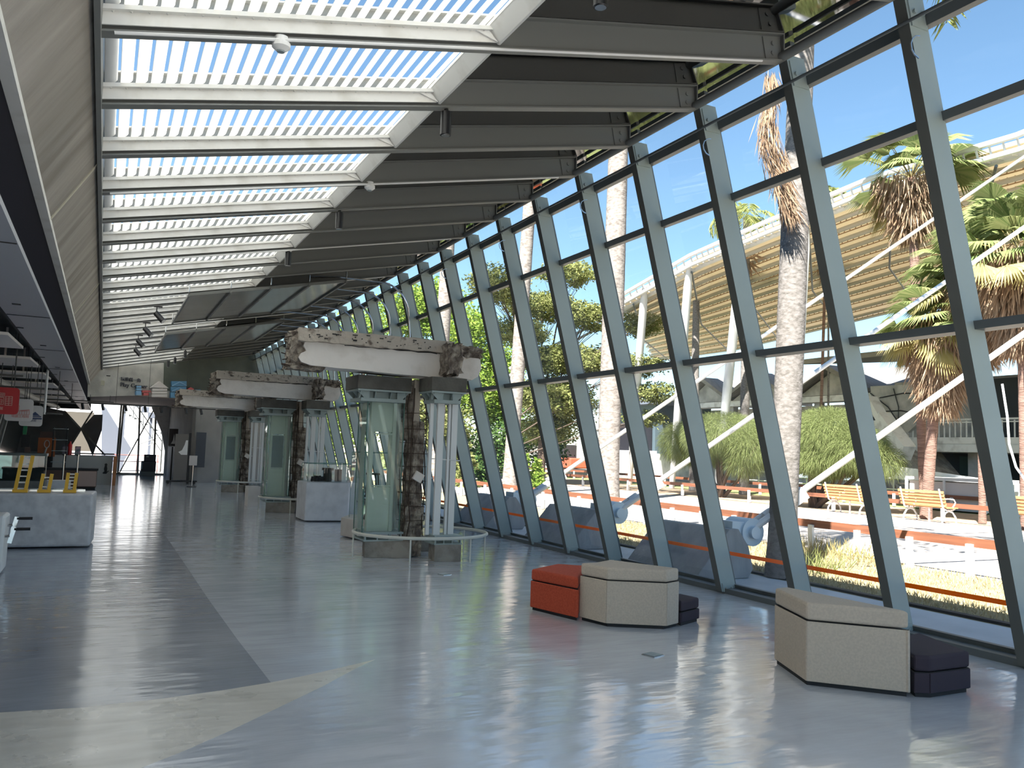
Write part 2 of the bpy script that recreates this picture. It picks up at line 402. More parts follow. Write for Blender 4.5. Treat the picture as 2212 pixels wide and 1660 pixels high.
# ------------------------------------------------------------------ right glass wall
SP = 1.215; Y0 = 4.21
IDX = range(-6, 31)
def wx(z): return 6.72 - .273 * z
wall = empty('wall_right', (6.72, 0, 0)); tag(wall, kind='structure')
nrm = Vector((1, 0, .273)).normalized(); alongm = Vector((-.273, 0, 1)).normalized()
def wp(y, z, off=0.0): # off metres outwards from inner face, horizontal
    return Vector((wx(z) + off - 6.72, y, z))
zt = 5.36
def mull_mesh():
    b = MB(); y = 0
    def hx(z0, z1, o0, o1, y0, y1):
        c = [wp(y0, z0, o0), wp(y0, z0, o1), wp(y1, z0, o1), wp(y1, z0, o0)]; d = [wp(y0, z1, o0), wp(y0, z1, o1), wp(y1, z1, o1), wp(y1, z1, o0)]
        k = len(b.v); b.v += [tuple(p) for p in c + d]
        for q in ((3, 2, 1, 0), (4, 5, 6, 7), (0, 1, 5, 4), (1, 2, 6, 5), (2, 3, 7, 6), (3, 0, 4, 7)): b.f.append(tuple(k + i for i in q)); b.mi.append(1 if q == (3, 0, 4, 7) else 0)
    hx(0.02, zt - .10, 0, .22, -.05, .05)
    return b
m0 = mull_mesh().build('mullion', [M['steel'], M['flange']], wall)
mull_me = m0.data
bpb = MB()
# bolt plates: a top gusset and a foot plate with round bolts on the near face
def plate(b, z0, z1, bolts):
    k = len(b.v)
    c = [wp(-.062, z0, .02), wp(-.062, z0, .20), wp(-.05, z0, .20), wp(-.05, z0, .02)]; d = [wp(-.062, z1, .02), wp(-.062, z1, .20), wp(-.05, z1, .20), wp(-.05, z1, .02)]
    b.v += [tuple(p) for p in c + d]
    for q in ((3, 2, 1, 0), (4, 5, 6, 7), (0, 1, 5, 4), (1, 2, 6, 5), (2, 3, 7, 6), (3, 0, 4, 7)): b.f.append(tuple(k + i for i in q)); b.mi.append(0)
    for zz in bolts:
        for oo in (.065, .15):
            p = wp(-.062, zz, oo); b.cyl(p, p + V(0, -.02, 0), .02, 8)
plate(bpb, 4.98, 5.2, [5.09]); plate(bpb, .02, .12, [.06])
bp0 = bpb.build('bolt_plate', M['steel'], m0)
for n, i in enumerate(IDX):
    if n == 0: o = m0; o.location = (0, Y0 + SP * i, 0); continue
    o = m0.copy(); col.objects.link(o); o.parent = wall; o.location = (0, Y0 + SP * i, 0)
    q = bp0.copy(); col.objects.link(q); q.parent = o
# the long members
YA, YB = Y0 - SP * 6 - .2, 41.0
MB().tube([wp(YA, 5.23, -.03), wp(YB, 5.23, -.03)], .045, 10).build('head_pipe', M['steel_dark'], wall, smooth=True)
MB().tube([wp(YA, 4.985, -.05), wp(YB, 4.985, -.05)], .014, 8).build('tie_pipe', M['frame'], wall, smooth=True)
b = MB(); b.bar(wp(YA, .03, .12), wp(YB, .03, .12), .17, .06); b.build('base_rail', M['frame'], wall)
b = MB()
for i in list(IDX)[6:-1]:
    if i % 2 == 0:
        pts = [wp(Y0 + SP * i - .05, 4.88, .02) + V(-.10 * math.sin(t), -.05 + .0 * t, -.09 * (1 - math.cos(t)) * 1.0) for t in np.linspace(0, 3, 7)]
        b.tube(pts, .007, 5)
b.build('cable_loops', M['chrome'], wall)
# window bays
def window_meshes():
    L = SP - .10
    f = MB(); g = MB()
    def hb(z0, z1, o0, o1, y0, y1, B=f):
        k = len(B.v)
        c = [wp(y0, z0, o0), wp(y0, z0, o1), wp(y1, z0, o1), wp(y1, z0, o0)]; d = [wp(y0, z1, o0), wp(y0, z1, o1), wp(y1, z1, o1), wp(y1, z1, o0)]
        B.v += [tuple(p) for p in c + d]
        for q in ((3, 2, 1, 0), (4, 5, 6, 7), (0, 1, 5, 4), (1, 2, 6, 5), (2, 3, 7, 6), (3, 0, 4, 7)): B.f.append(tuple(k + i for i in q)); B.mi.append(0)
    hb(.06, 5.12, .20, .27, -.05, .01); hb(.06, 5.12, .20, .27, L + .04, L + .10)
    hb(2.68, 2.745, .10, .27, .0, L + .05); hb(4.30, 4.37, .19, .26, .0, L + .05); hb(5.02, 5.12, .19, .26, .0, L + .05)
    hb(.06, .10, .20, .26, .0, L + .05); hb(5.42, 5.46, .20, .26, .0, L + .05)
    for (z0, z1) in ((.10, 2.68), (2.745, 4.30), (4.37, 5.02), (5.12, 5.42)):
        k = len(g.v); g.v += [tuple(wp(.0, z0, .235)), tuple(wp(L + .05, z0, .235)), tuple(wp(L + .05, z1, .235)), tuple(wp(.0, z1, .235))]
        g.f.append((k, k + 1, k + 2, k + 3)); g.mi.append(0)
    return f, g
wf, wg = window_meshes()
fo = go = None
for n, i in enumerate(list(IDX)[:-1]):
    e = empty('window_%d' % (n + 1), (6.72, Y0 + SP * i + .05, 0)); tag(e, kind='structure')
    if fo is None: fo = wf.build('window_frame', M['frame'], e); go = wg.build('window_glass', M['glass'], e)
    else:
        for s in (fo, go): c = s.copy(); col.objects.link(c); c.parent = e
NW = len(list(IDX)) - 1

# ------------------------------------------------------------------ ceiling
ceil = empty('ceiling', (0, 0, 4.03)); tag(ceil, kind='structure')
XL, XR, XS = -.17, 5.26, 2.45
SL = .213
def cz(x): return SL * (x - XL)       # local z of rafter underside
def rafter():
    b = MB()
    def seg(x0, x1, z0, z1, y0, y1):
        k = len(b.v)
        for (x, zz) in ((x0, z0), (x1, z0), (x1, z1), (x0, z1)):
            for y in (y0, y1): b.v.append((x, y, cz(x) + zz))
        for q in ((0, 2, 3, 1), (4, 6, 7, 5), (0, 1, 7, 6), (2, 4, 5, 3), (0, 6, 4, 2), (1, 3, 5, 7)): b.f.append(tuple(k + i for i in q)); b.mi.append(0)
    seg(XL, XR, 0, .014, -.05, .05); seg(XL, XR, .246, .26, -.05, .05); seg(XL, XR, .014, .246, -.006, .006)
    seg(XR, XR + .012, 0, .26, -.05, .05)
    for zz in (.08, .17):
        for xx in (XR - .10,): b.cyl((xx, -.006, cz(xx) + zz), (xx, -.03, cz(xx) + zz), .022, 8)
    b.box((XR - .10, -.012, cz(XR - .1) + .13), (.2, .012, .2), R=Matrix.Rotation(-math.atan(SL), 3, 'Y'))
    return b
r0 = rafter().build('rafter', M['steel_dark'], ceil)
for n, i in enumerate(IDX):
    if n == 0: r0.location = (0, Y0 + SP * i, 0); continue
    o = r0.copy(); col.objects.link(o); o.parent = ceil; o.location = (0, Y0 + SP * i, 0)
# skylight bays
def skylight():
    f = MB(); L = MB(); H0, H1 = .035, .115
    y0, y1 = .055, SP - .055
    def sl(x0, x1, z0, z1, ya, yb, B):
        k = len(B.v)
        for (x, zz) in ((x0, z0), (x1, z0), (x1, z1), (x0, z1)):
            for y in (ya, yb): B.v.append((x, y, cz(x) + zz))
        for q in ((0, 2, 3, 1), (4, 6, 7, 5), (0, 1, 7, 6), (2, 4, 5, 3), (0, 6, 4, 2), (1, 3, 5, 7)): B.f.append(tuple(k + i for i in q)); B.mi.append(0)
    sl(XL, XS, H0, H1, y1 - .012, y1, f)      # board on the far rafter, facing the room
    sl(XL, XS, H0, H1, y0, y0 + .012, f)
    # sloping white end board
    k = len(f.v)
    for y in (y0, y1):
        for (x, z) in ((XS, .02), (XS - .02, .02), (XS - .11, .13), (XS - .09, .13)): f.v.append((x, y, cz(XS) + z))
    for q in ((0, 1, 2, 3), (7, 6, 5, 4), (1, 5, 6, 2), (0, 4, 5, 1), (3, 7, 4, 0), (2, 6, 7, 3)): f.f.append(tuple(k + i for i in q)); f.mi.append(0)
    for y in (y0 + .02, y1 - .03):
        k = len(f.v)
        for yy in (y, y + .012):
            for (x, z) in ((XS - .03, .03), (XS - .22, .12), (XS - .11, .12)): f.v.append((x, yy, cz(x) + z))
        for q in ((0, 1, 2), (5, 4, 3), (0, 3, 4, 1), (1, 4, 5, 2), (2, 5, 3, 0)): f.f.append(tuple(k + i for i in q)); f.mi.append(0)
    sl(XL, XS + .06, H1, H1 + .03, y1 - .05, y1 + .05, f)
    sl(XL, XS + .06, H1, H1 + .03, y0 - .05, y0 + .03, f)
    k = len(f.v)
    for y in (y0 - .05, y1 + .05):
        for (x, z) in ((XS - .11, .125), (XS + .08, .27), (XS + .08, .30), (XS - .11, .155)): f.v.append((x, y, cz(XS) + z))
    for q in ((0, 1, 2, 3), (7, 6, 5, 4), (0, 4, 5, 1), (1, 5, 6, 2), (2, 6, 7, 3), (3, 7, 4, 0)): f.f.append(tuple(k + i for i in q)); f.mi.append(0)
    # louvers: lens-shaped tilted blades
    n = 26; pit = (XS - XL) / n
    for j in range(n):
        x = XL + pit * (j + .5); zc = cz(x) + H1 + .055
        prof = []
        for t in range(8):
            a = 2 * math.pi * t / 8; u = .051 * math.cos(a); w_ = .009 * math.sin(a)
            prof.append((x + u * .8 - w_ * .6, zc + u * .6 + w_ * .8))
        L.extr(prof, lambda p: (p[0], y0 - .02, p[1]), lambda p: (p[0], y1 + .02, p[1]))
        f.cyl((x + .0, y1 - .03, zc - .045), (x, y1 - .012, zc - .045), .016, 5)
    return f, L
sf, sl_ = skylight()
s0 = sf.build('skylight_frame', M['white_board'], ceil); l0 = sl_.build('louver_blades', M['louver'], s0, smooth=True)
rp0 = None
def roofpanel():
    b = MB(); x0, x1 = XS + .05, XR + .36
    b.extr([(x0, cz(x0) + .262), (x1, cz(x1) + .262), (x1, cz(x1) + .31), (x0, cz(x0) + .31)], lambda p: (p[0], 0.0, p[1]), lambda p: (p[0], SP, p[1]))
    return b
for n, i in enumerate(list(IDX)[:-1]):
    if n == 0: s0.location = (0, Y0 + SP * i, 0); rp0 = roofpanel().build('roof_panel', M['roof_panel'], ceil); rp0.location = (0, Y0 + SP * i, 0); continue
    o = s0.copy(); col.objects.link(o); o.parent = ceil; o.location = (0, Y0 + SP * i, 0)
    c = l0.copy(); col.objects.link(c); c.parent = o
    c = rp0.copy(); col.objects.link(c); c.parent = ceil; c.location = (0, Y0 + SP * i, 0)
# thin conduit on some rafters
b = MB()
for i, x0, x1 in ((1, -.1, 5.0), (4, -.1, 5.0), (7, 0, 5), (10, 0, 5), (14, .3, 4.6)):
    y = Y0 + SP * i - .056
    b.tube([(x0, y, cz(x0) - .012), (x1, y, cz(x1) - .012)], .011, 6)
b.build('conduit_tubes', M['white'], ceil)

# ------------------------------------------------------------------ left fascia, glass band, soffit
ftop = V(-.21, 0, 4.02); fbot = V(-.54, 0, 3.45)
def yprism(prof, y0, y1): return MB().extr(prof, lambda p: (p[0], y0, p[1]), lambda p: (p[0], y1, p[1]))
yprism([(-.21, 4.02), (-.54, 3.47), (-.62, 3.47), (-.62, 4.3), (-.21, 4.3)], -4, 41).build('trim_1', M['fascia'], kind='structure')
yprism([(-.17, 3.98), (-.205, 3.98), (-.205, 4.34), (-.17, 4.34)], -4, 41).build('trim_2', M['steel_dark'], kind='structure')
yprism([(-.53, 3.435), (-.53, 3.485), (-.60, 3.485), (-.60, 3.435)], -4, 41).build('trim_3', M['white_board'], kind='structure')
b = MB()
for y in [8.03 + 6.18 * k for k in range(-2, 6)]:
    b.extr([(-.205, 4.01), (-.535, 3.46), (-.545, 3.475), (-.215, 4.02)], lambda p: (p[0], y, p[1]), lambda p: (p[0], y + .05, p[1]))
b.build('trim_4', mat('pale_joint', (.50, .47, .38), .7), kind='structure')
yprism([(-.60, 3.44), (-.57, 2.83), (-.60, 2.83), (-.66, 3.44)], -4, 41).build('trim_5', M['glass_band'], kind='structure')
b = MB(); XE = -1.08
b.box((-.76, 18.5, 2.83), (.39, 45, .04)); b.build('ceiling.001', M['soffit'], kind='structure')
b = MB()
for y in (6.0, 9.6, 13.2, 16.8, 20.4, 24, 27.6, 31.2): b.box((-.76, y, 2.808), (.38, .012, .008))
for k in range(12): b.box((-.8 - .12 * (k % 2), 8.8 + 1.9 * k, 2.807), (.07, .05, .008))
b.build('trim_6', M['dull_black'], kind='structure')
# recess above the baffles: dark wedge-shaped openings
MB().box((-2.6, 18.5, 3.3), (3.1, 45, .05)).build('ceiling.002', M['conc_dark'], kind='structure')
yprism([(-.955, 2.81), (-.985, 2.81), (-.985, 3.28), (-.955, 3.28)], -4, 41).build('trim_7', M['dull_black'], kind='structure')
# light baffles
names = ['white ceiling baffle plate cut by the left edge of the view, nearest but one', 'second white baffle plate from the front along the left ceiling', 'third white baffle plate from the front along the left ceiling',
         'fourth white baffle plate from the front along the left ceiling', 'fifth white baffle plate, beside the white hanger rod', 'sixth white baffle plate, just behind the white hanger rod',
         'farthest white baffle plate, above the reception desk', 'nearest white baffle plate, overhead at the far left edge']
bb = None
for k in range(8):
    y = 11.72 + 3.22 * k if k < 7 else 8.5
    if bb is None:
        b = MB(); b.prism([(-2.0, -.80), (.0, -.80), (.03, .80), (-2.0, .80)], 0, .035)
        b.box((-1.7, 0, .30), (.03, .03, .55)); b.box((-.4, 0, .30), (.03, .03, .55))
        bb = b.build('ceiling_baffle', M['baffle']); o = bb
    else: o = bb.copy(); col.objects.link(o)
    o.location = (-1.05, y, 2.735); tag(o, names[k], 'ceiling baffle', 'white baffle plates under the left ceiling')
# hanger rod and pipes at left
MB().tube([(0, 0, 0), (0, 0, .83)], .022, 8).build('hanger_rod', M['white'], label='white vertical hanger rod dropping from the left soffit', cat='rod').location = (-1.0, 17.4, 2.0)
b = MB(); pts = [(-1.95, 9.5, 2.72), (-1.75, 13, 2.62), (-1.62, 18, 2.56), (-1.5, 24, 2.58), (-1.35, 30, 2.60)]
b.tube([(x, y, z - .07) for x, y, z in pts], [.06, .07, .06, .075, .06], 8)
b.build('foil_duct', mat('wrapped_duct', (.42, .39, .35), .5, .3, bump=(9, 1, .05)), smooth=True, label='crumpled pale duct running along the left ceiling under the baffles', cat='duct')
# left wall
b = MB()
b.extr([(-3.4, 0), (-2.9, 3.3), (-3.05, 3.3), (-3.55, 0)], lambda p: (p[0], -4, p[1]), lambda p: (p[0], 41, p[1]))
b.build('wall_left', mat('dark_teal_wall_glass', (.04, .055, .06), .15), kind='structure')
b = MB()
for y in np.arange(9, 34, 2.0): b.bar((-3.36, y, 0), (-2.87, y + .9, 3.3), .05, .04)
b.build('trim_8', M['white'], kind='structure')
wb = empty('added_wall_back', (0, -4.1, 0)); tag(wb, kind='structure')  # unseen back wall, made glazed so daylight reaches the camera-facing surfaces
MB().face([(-3.4, 0, 0), (6.9, 0, 0), (5.5, 0, 5.3), (-.2, 0, 4.1), (-3.4, 0, 3.3)]).build('glazing', M['glass'], wb)
b = MB()
for x in np.arange(-3.3, 6, 1.3): b.box((x, 0, 2.0), (.06, .08, 4.0 if x > -.3 else 3.2))
b.build('glazing_frame', M['frame'], wb)
strip('added_back_terrace', M['path'], -30, 6.97, -40, -4.2, -.02)  # unseen sunlit ground added beyond the back glazing for its light
# upper closure over the fascia outside
yprism([(-.62, 4.3), (-4.2, 4.3), (-4.2, 4.38), (-.17, 4.38), (-.17, 4.3)], -4, 41).build('ceiling.003', M['conc_dark'], kind='structure')
MB().box((-4.1, 18.5, 2.2), (.2, 45, 4.4)).build('wall_left.001', M['conc_dark'], kind='structure')

# ------------------------------------------------------------------ end wall
YE = 41.0
we = empty('wall_end', (0, YE, 0)); tag(we, kind='structure')
def zroof(x): return 4.03 + SL * (x - XL) + .28
def wallpoly(pts, m, name, y0=0, y1=.25):
    return MB().extr(pts, lambda p: (p[0], y0, p[1]), lambda p: (p[0], y1, p[1])).build(name, m, we)
wallpoly([(-.62, 2.86), (-4.2, 2.80), (-4.2, 4.4), (-.62, 4.4)], M['conc_dark'], 'upper_panel')
def px41(*pts): return [(aY(u, v, 41.1).x, aY(u, v, 41.1).z) for u, v in pts]
wallpoly(px41((-5, 860), (139, 888), (174, 928), (142, 985), (-5, 985)), M['brown_conc'], 'infill_panel', .12, .2)
wallpoly(px41((174, 928), (203, 896), (222, 896), (220, 930), (200, 987), (190, 960)), M['brown_conc'], 'infill_panel', .12, .2)
GW = mat('grey_end_wall', (.32, .31, .30), .8, noise=(1.6, (.25, .25, .24), .35, .7))
wallpoly([(2.58, 0), (3.6, 0), (3.6, 3.3), (1.9, 3.3), (1.9, 3.05), (2.36, 2.0), (2.57, 1.1)], M['white_board'], 'lower_panel', .002, .252)  # lighter material makes up for the shade here, light put into colour
# oblique cross wall above the opening, meeting the glass wall
WA, WB = Vector((-.20, 32.1, 0)), Vector((5.75, 35.2, 0)); WD = (WB - WA).normalized(); WN = Vector((-WD.y, WD.x, 0)); WANG = math.atan2(WD.y, WD.x)
def onW(u, v):
    r = Vector(ray(u, v)); t = WN.dot(WA) / WN.dot(r); p = r * t; return ((p - WA).dot(WD), p.z + EYE)     # (distance along the wall, height)
cw = empty('wall_end.001', tuple(WA), WANG); tag(cw, kind='structure')
def cpoly(pts, m, name, y0=0.0, y1=.2): return MB().extr(pts, lambda p: (p[0], y0, p[1]), lambda p: (p[0], y1, p[1])).build(name, m, cw)
def zr(sx): return 4.03 + SL * (WA.x + sx * WD.x - XL) + .02
LW = (WB - WA).length; sc_ = onW(366, 850)[0]
cpoly([(-.5, onW(198, 859)[1]), (onW(292, 855)[0], onW(292, 855)[1]), (sc_, onW(366, 860)[1]), (sc_, zr(sc_)), (0, zr(0)), (-.03, zr(0) + .3), (-.5, zr(0) + .3)], M['conc'], 'upper_panel')
cpoly([(sc_, onW(366, 860)[1]), (LW * .56, 3.2), (LW * .56, 0), (LW + .7, 0), (LW - .15, zr(LW)), (sc_, zr(sc_))], GW, 'lower_panel')
cpoly([(sc_ - .25, onW(360, 850)[1] + .1), (LW - .02, 3.55), (LW - .2, zr(LW) - .03), (sc_ - .3, zr(sc_) - .05)], mat('dark_green_board', (.085, .10, .08), .7, noise=(2, (.06, .07, .06), .3, .7)), 'green_panel', -.03, 0)
cpoly([(-.5, zr(0) - .04), (LW, zr(LW) - .04), (LW, zr(LW) + .30), (-.5, zr(0) + .30)], M['conc_dark'], 'roof_edge', .02, .24)
b = MB(); p0 = WA + WD * (LW * .56) ; b.bar((p0.x + .1, p0.y, 1.55), (2.75, 41, 1.55), .16, 3.1); b.build('return_panel', GW, we).location = (0, -41, 0)
b = MB(); b.prism([(-.9, 32.0), (3.6, 34.2), (3.6, 41), (-.9, 41)], 3.16, 3.34); b.build('soffit_slab', mat('mauve_grey_slab', (.24, .215, .215), .8), we).location = (0, -41, 0)
# glazing frame
b = MB()
FR = mat('weathered_frame', (.30, .27, .20), .6, noise=(3, (.45, .43, .40), .4, .6, (1, 1, .4)))
for (x0, x1, zt_) in ((.69, .73, 3.2), (.60, .64, 3.2), (1.50, 1.40, 3.1), (2.16, 2.08, 3.05)): b.bar((x0, .1, 0), (x1, .1, zt_), .07, .08)
b.bar((.74, .05, .05), (2.0, .05, 3.0), .05, .05); q = px41((139, 888), (227, 984), (200, 888), (150, 968))
b.bar((q[0][0], .08, q[0][1]), (q[1][0], .08, q[1][1]), .07, .07); b.bar((q[2][0], .08, q[2][1]), (q[3][0], .08, q[3][1]), .07, .07)
b.bar((.5, .1, .04), (2.6, .1, .04), .08, .08); b.bar((-3, .1, .9), (.5, .1, .9), .05, .05)
b.build('glazing_frame', FR, we)
g = MB(); g.face([(-4, .12, 0), (2.6, .12, 0), (2.6, .12, 3.1), (-4, .12, 3.4)]); g.build('glazing', M['glass'], we)
# wall lettering
def wpos(sx, z, off=.03): p = WA + WD * sx - WN * off; return (p.x, p.y, z)
k = onW(258, 834); gl = empty('wall_lettering', wpos(k[0], k[1], .05), WANG); tag(gl, 'dark grey raised letters reading Play Corner with Chinese characters above, on the end wall', 'wall lettering')
LE = onW(317, 834)[0] - k[0]
for nm, txt, u0, v0, u1 in (('chinese_letters', '玩遊戲一角', 258, 822, 301), ('english_letters', 'Play Corner', 258, 835, 317)):
    o = text_mesh(txt, .25, .02, nm, M['letter'], gl, (0, 0, onW(u0, v0)[1] - k[1])); wd = onW(u1, v0)[0] - onW(u0, v0)[0]
    f = wd / max(v.co.x for v in o.data.vertices); o.scale = (f, f, 1)
# relief houses
def relief(name, label, parts, gable=()):
    k = onW(parts[0][1][0][0], parts[0][1][0][1]); e = empty(name, wpos(k[0], k[1], .10), WANG); tag(e, label, 'wall relief', 'coloured house reliefs on the end wall')
    loc = lambda u, v: (onW(u, v)[0] - k[0], onW(u, v)[1] - k[1])
    for (nm, poly, m) in parts: MB().extr([loc(*p) for p in poly], lambda p: (p[0], 0, p[1]), lambda p: (p[0], .09, p[1])).build(nm, m, e)
    if gable:
        b = MB()
        for (p, q) in gable: p = loc(*p); q = loc(*q); b.bar((p[0], -.01, p[1]), (q[0], -.01, q[1]), .03, .03)
        b.build('gable_lines', M['blue_pale'], e)
def R_(u0, v0, u1, v1): return [(u0, v1), (u1, v1), (u1, v0), (u0, v0)]
relief('relief_tower', 'narrow pale blue stacked block relief, leftmost of the end wall reliefs', [('block', R_(291, 845, 302, 854), M['blue_pale']), ('block', R_(292, 839, 302, 844), M['blue_pale']), ('block', R_(292, 834, 302, 838), M['blue_pale'])])
relief('relief_house', 'small red flat-roofed house relief between the blue blocks and the grey pagoda', [('block', R_(307, 849, 319, 855), M['red_tile']), ('roof', R_(304, 844, 322, 848), M['red_tile'])])
relief('relief_house', 'grey pagoda relief with a triangular roof on the end wall', [('block', R_(325, 852, 358, 858), M['grey_relief']), ('block', R_(325, 846, 358, 851), M['grey_relief']), ('block', R_(326, 840, 358, 845), M['grey_relief']), ('roof', [(322, 838), (361, 839), (342, 824)], M['grey_relief'])])
relief('relief_house', 'tall blue relief with stacked gable shapes on the end wall', [('block', R_(366, 848, 398, 860), M['blue_tile']), ('block', R_(367, 836, 399, 847), M['blue_tile']), ('block', R_(368, 824, 400, 835), M['blue_tile'])],
       [((368, 834), (384, 826)), ((400, 834), (384, 826)), ((367, 846), (383, 838)), ((399, 846), (383, 838))])
relief('relief_roof', 'small red triangular roof relief high on the green end panel', [('roof', [(402, 845), (417, 845), (415, 840), (409, 837), (403, 840)], M['red_tile'])])
relief('relief_block', 'small blue rectangular relief right of the red triangle', [('block', R_(419, 842, 430, 846), M['blue_tile'])])
# outside the end glazing
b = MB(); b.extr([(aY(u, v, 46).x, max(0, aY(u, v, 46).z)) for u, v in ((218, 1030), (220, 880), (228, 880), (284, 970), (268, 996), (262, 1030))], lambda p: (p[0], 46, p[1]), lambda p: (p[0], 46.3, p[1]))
b.build('stair_wall', M['outwall'], label='shade-darkened blue-grey sloping stair wall outside the end glazing', cat='wall')
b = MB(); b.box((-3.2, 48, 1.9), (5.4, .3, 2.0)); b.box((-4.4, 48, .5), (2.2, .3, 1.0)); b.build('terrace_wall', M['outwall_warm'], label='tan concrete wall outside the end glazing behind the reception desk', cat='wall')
b = MB(); b.box((3.5, 60, 3), (16, .3, 7)); b.build('far_building', M['white_out'], label='bright white building far outside the end glazing', cat='building')
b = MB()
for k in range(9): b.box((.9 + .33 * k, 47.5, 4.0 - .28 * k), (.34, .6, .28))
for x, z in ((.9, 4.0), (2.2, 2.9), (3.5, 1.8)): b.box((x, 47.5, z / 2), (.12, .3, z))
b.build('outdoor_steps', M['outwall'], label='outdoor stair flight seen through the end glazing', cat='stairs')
b = MB(); b.tube([(.8, 45.4, 4.1), (2.7, 45.4, 1.5)], .03, 6); b.tube([(.8, 45.4, 3.6), (2.7, 45.4, 1.0)], .02, 6); b.tube([(1.6, 45.4, 1.35), (3.1, 45.4, 2.0)], .03, 6); b.tube([(1.6, 45.4, 1.1), (3.1, 45.4, 1.75)], .02, 6)
for k in range(5):
    t = k / 4; b.tube([(.8 + 1.9 * t, 45.4, 4.1 - 2.6 * t), (.8 + 1.9 * t, 45.4, 3.3 - 2.6 * t if k else 3.3)], .02, 6)
b.tube([(2.7, 45.4, 1.5), (2.7, 45.4, 0)], .03, 6); b.tube([(1.6, 45.4, 1.35), (1.6, 45.4, 0)], .03, 6)
b.build('stair_handrail', M['bolt'], label='thin dark handrails crossing outside the end glazing', cat='handrail')
b = MB()
for h in (.55, .85): b.tube([(-3, 43, h), (2.5, 43, h)], .02, 6)
for x in np.arange(-3, 2.6, .9): b.tube([(x, 43, 0), (x, 43, .85)], .02, 6)
b.build('terrace_railing', M['red_rail'], label='low red railing outside the end glazing', cat='railing')
pn = empty('pennant_string', (0, 44, 0)); tag(pn, 'string of small dark pennants sloping across outside the end glazing', 'bunting')
MB().tube([(.7, 0, 3.0), (1.6, 0, 2.45), (2.6, 0, 1.95)], .008, 5).build('string', M['bolt'], pn)
for x, z in ((.7, 3.05), (2.6, 2.0)): MB().tube([(x, 0, 0), (x, 0, z)], .025, 6).build('pole', M['bolt'], pn)
for k in range(8):
    t = k / 7; x = .8 + 1.7 * t; z = 2.93 - .93 * t
    MB().extr([(x, z), (x + .16, z - .07), (x, z - .12)], lambda p: (p[0], 0, p[1]), lambda p: (p[0], .004, p[1])).build('pennant', M['bolt'], pn)

# ------------------------------------------------------------------ suspended reflector panels, arc rods
def reflector(y0, y1, label):
    e = empty('suspended_panel', (1.2, y0, 4.2)); tag(e, label, 'ceiling panel', 'suspended reflector panels under the rafters')
    x1 = 2.82; s = .21; Ly = y1 - y0
    b = MB(); b.extr([(0, 0), (x1, x1 * s), (x1, x1 * s + .02), (0, .02)], lambda p: (p[0], 0, p[1]), lambda p: (p[0], Ly, p[1])); b.build('reflector_sheet', M['screen_m'], e)
    for yy in (0, Ly): MB().bar((0, yy, .0), (x1, yy, x1 * s), .03, .05).build('edge_rail', M['steel_dark'], e)
    for k in range(5):
        x = x1 * k / 4; c = MB(); c.bar((x, -.05, x * s - .02), (x, Ly + .05, x * s - .02), .035, .04)
        for yy in (0, Ly * .33, Ly * .66, Ly): c.box((x, yy, x * s), (.02, .03, .10))
        c.build('cross_rib', M['steel_dark'], e)
    for k in range(5):
        x = x1 * k / 4
        for yy in (0, Ly): MB().tube([(x, yy, x * s - .03), (x, yy, x * s + .18)], .012, 6).build('hanger', M['chrome'], e)
reflector(15.6, 19.5, 'nearer suspended metallic reflector panel hanging below the skylight rafters')
reflector(21.8, 26.2, 'farther suspended metallic reflector panel hanging below the skylight rafters')
arc_lab = ['nearest', 'second nearest', 'third', 'fourth', 'fifth', 'sixth', 'seventh', 'farthest']
ab = None
for k in range(8):
    y = 15.9 + 1.25 * k
    if ab is None:
        pts = [(-1.9, 0, -.17), (-1.3, 0, -.10), (-.7, 0, -.10)] + [(-.5 + .62 * math.sin(t) , 0, -.72 + .62 * math.cos(t)) for t in np.linspace(0, 1.35, 8)] + [(.18, 0, -1.3), (.22, 0, -1.75)]
        ab = MB().tube(pts, .02, 8).build('curved_rod', M['chrome'], smooth=True); o = ab
    else: o = ab.copy(); col.objects.link(o)
    o.location = (5.30, y, 5.02); tag(o, '%s of the curved metal rods arching from the rafters down the glass wall' % arc_lab[k], 'rod', 'curved rods arching down the glass wall')

# ------------------------------------------------------------------ ceiling fittings
def spot(loc, label):
    e = empty('downlight', loc); tag(e, label, 'spotlight', 'black cylinder downlights along the skylight edge')
    MB().cyl((0, 0, -.03), (0, 0, -.24), .048, 16).build('housing', M['black'], e, smooth=True)
    MB().cyl((0, 0, 0), (0, 0, -.03), .02, 8).build('mount', M['black'], e)
    MB().cyl((0, 0, -.241), (0, 0, -.245), .036, 16).build('lens', M['chrome'], e)
for (x, y, lb) in ((2.60, 4.21 - .0, 'black cylinder downlight at the top edge of the view, nearest one'), (2.53, 6.64, 'second nearest black cylinder downlight beside the skylight edge'), (2.52, 10.28, 'third black cylinder downlight along the skylight edge'),
                 (2.36, 12.72, 'fourth black cylinder downlight, just before the suspended panels'), (2.2, 28.51, 'small black downlight beyond the suspended panels'), (2.07, 30.94, 'small black downlight second from the end wall'), (1.93, 32.155, 'small black downlight nearest the end wall')):
    spot((x, y, 4.03 + cz(x)), lb)
def track(loc, label):
    e = empty('track_spotlight', loc); tag(e, label, 'spotlight', 'black track spotlights under the skylight')
    d = V(.5, -.35, -.6).normalized(); c = V(.0, 0, -.15)
    MB().cyl(c - d * .02, c + d * .22, .055, 14).build('housing', M['black'], e, smooth=True)
    MB().tube([(0, 0, 0), (0, 0, -.14)], .012, 6).box((.02, 0, -.01), (.16, .035, .03)).build('stem', M['black'], e)
    MB().cyl(c + d * .221, c + d * .226, .045, 14).build('lens', M['white'], e)
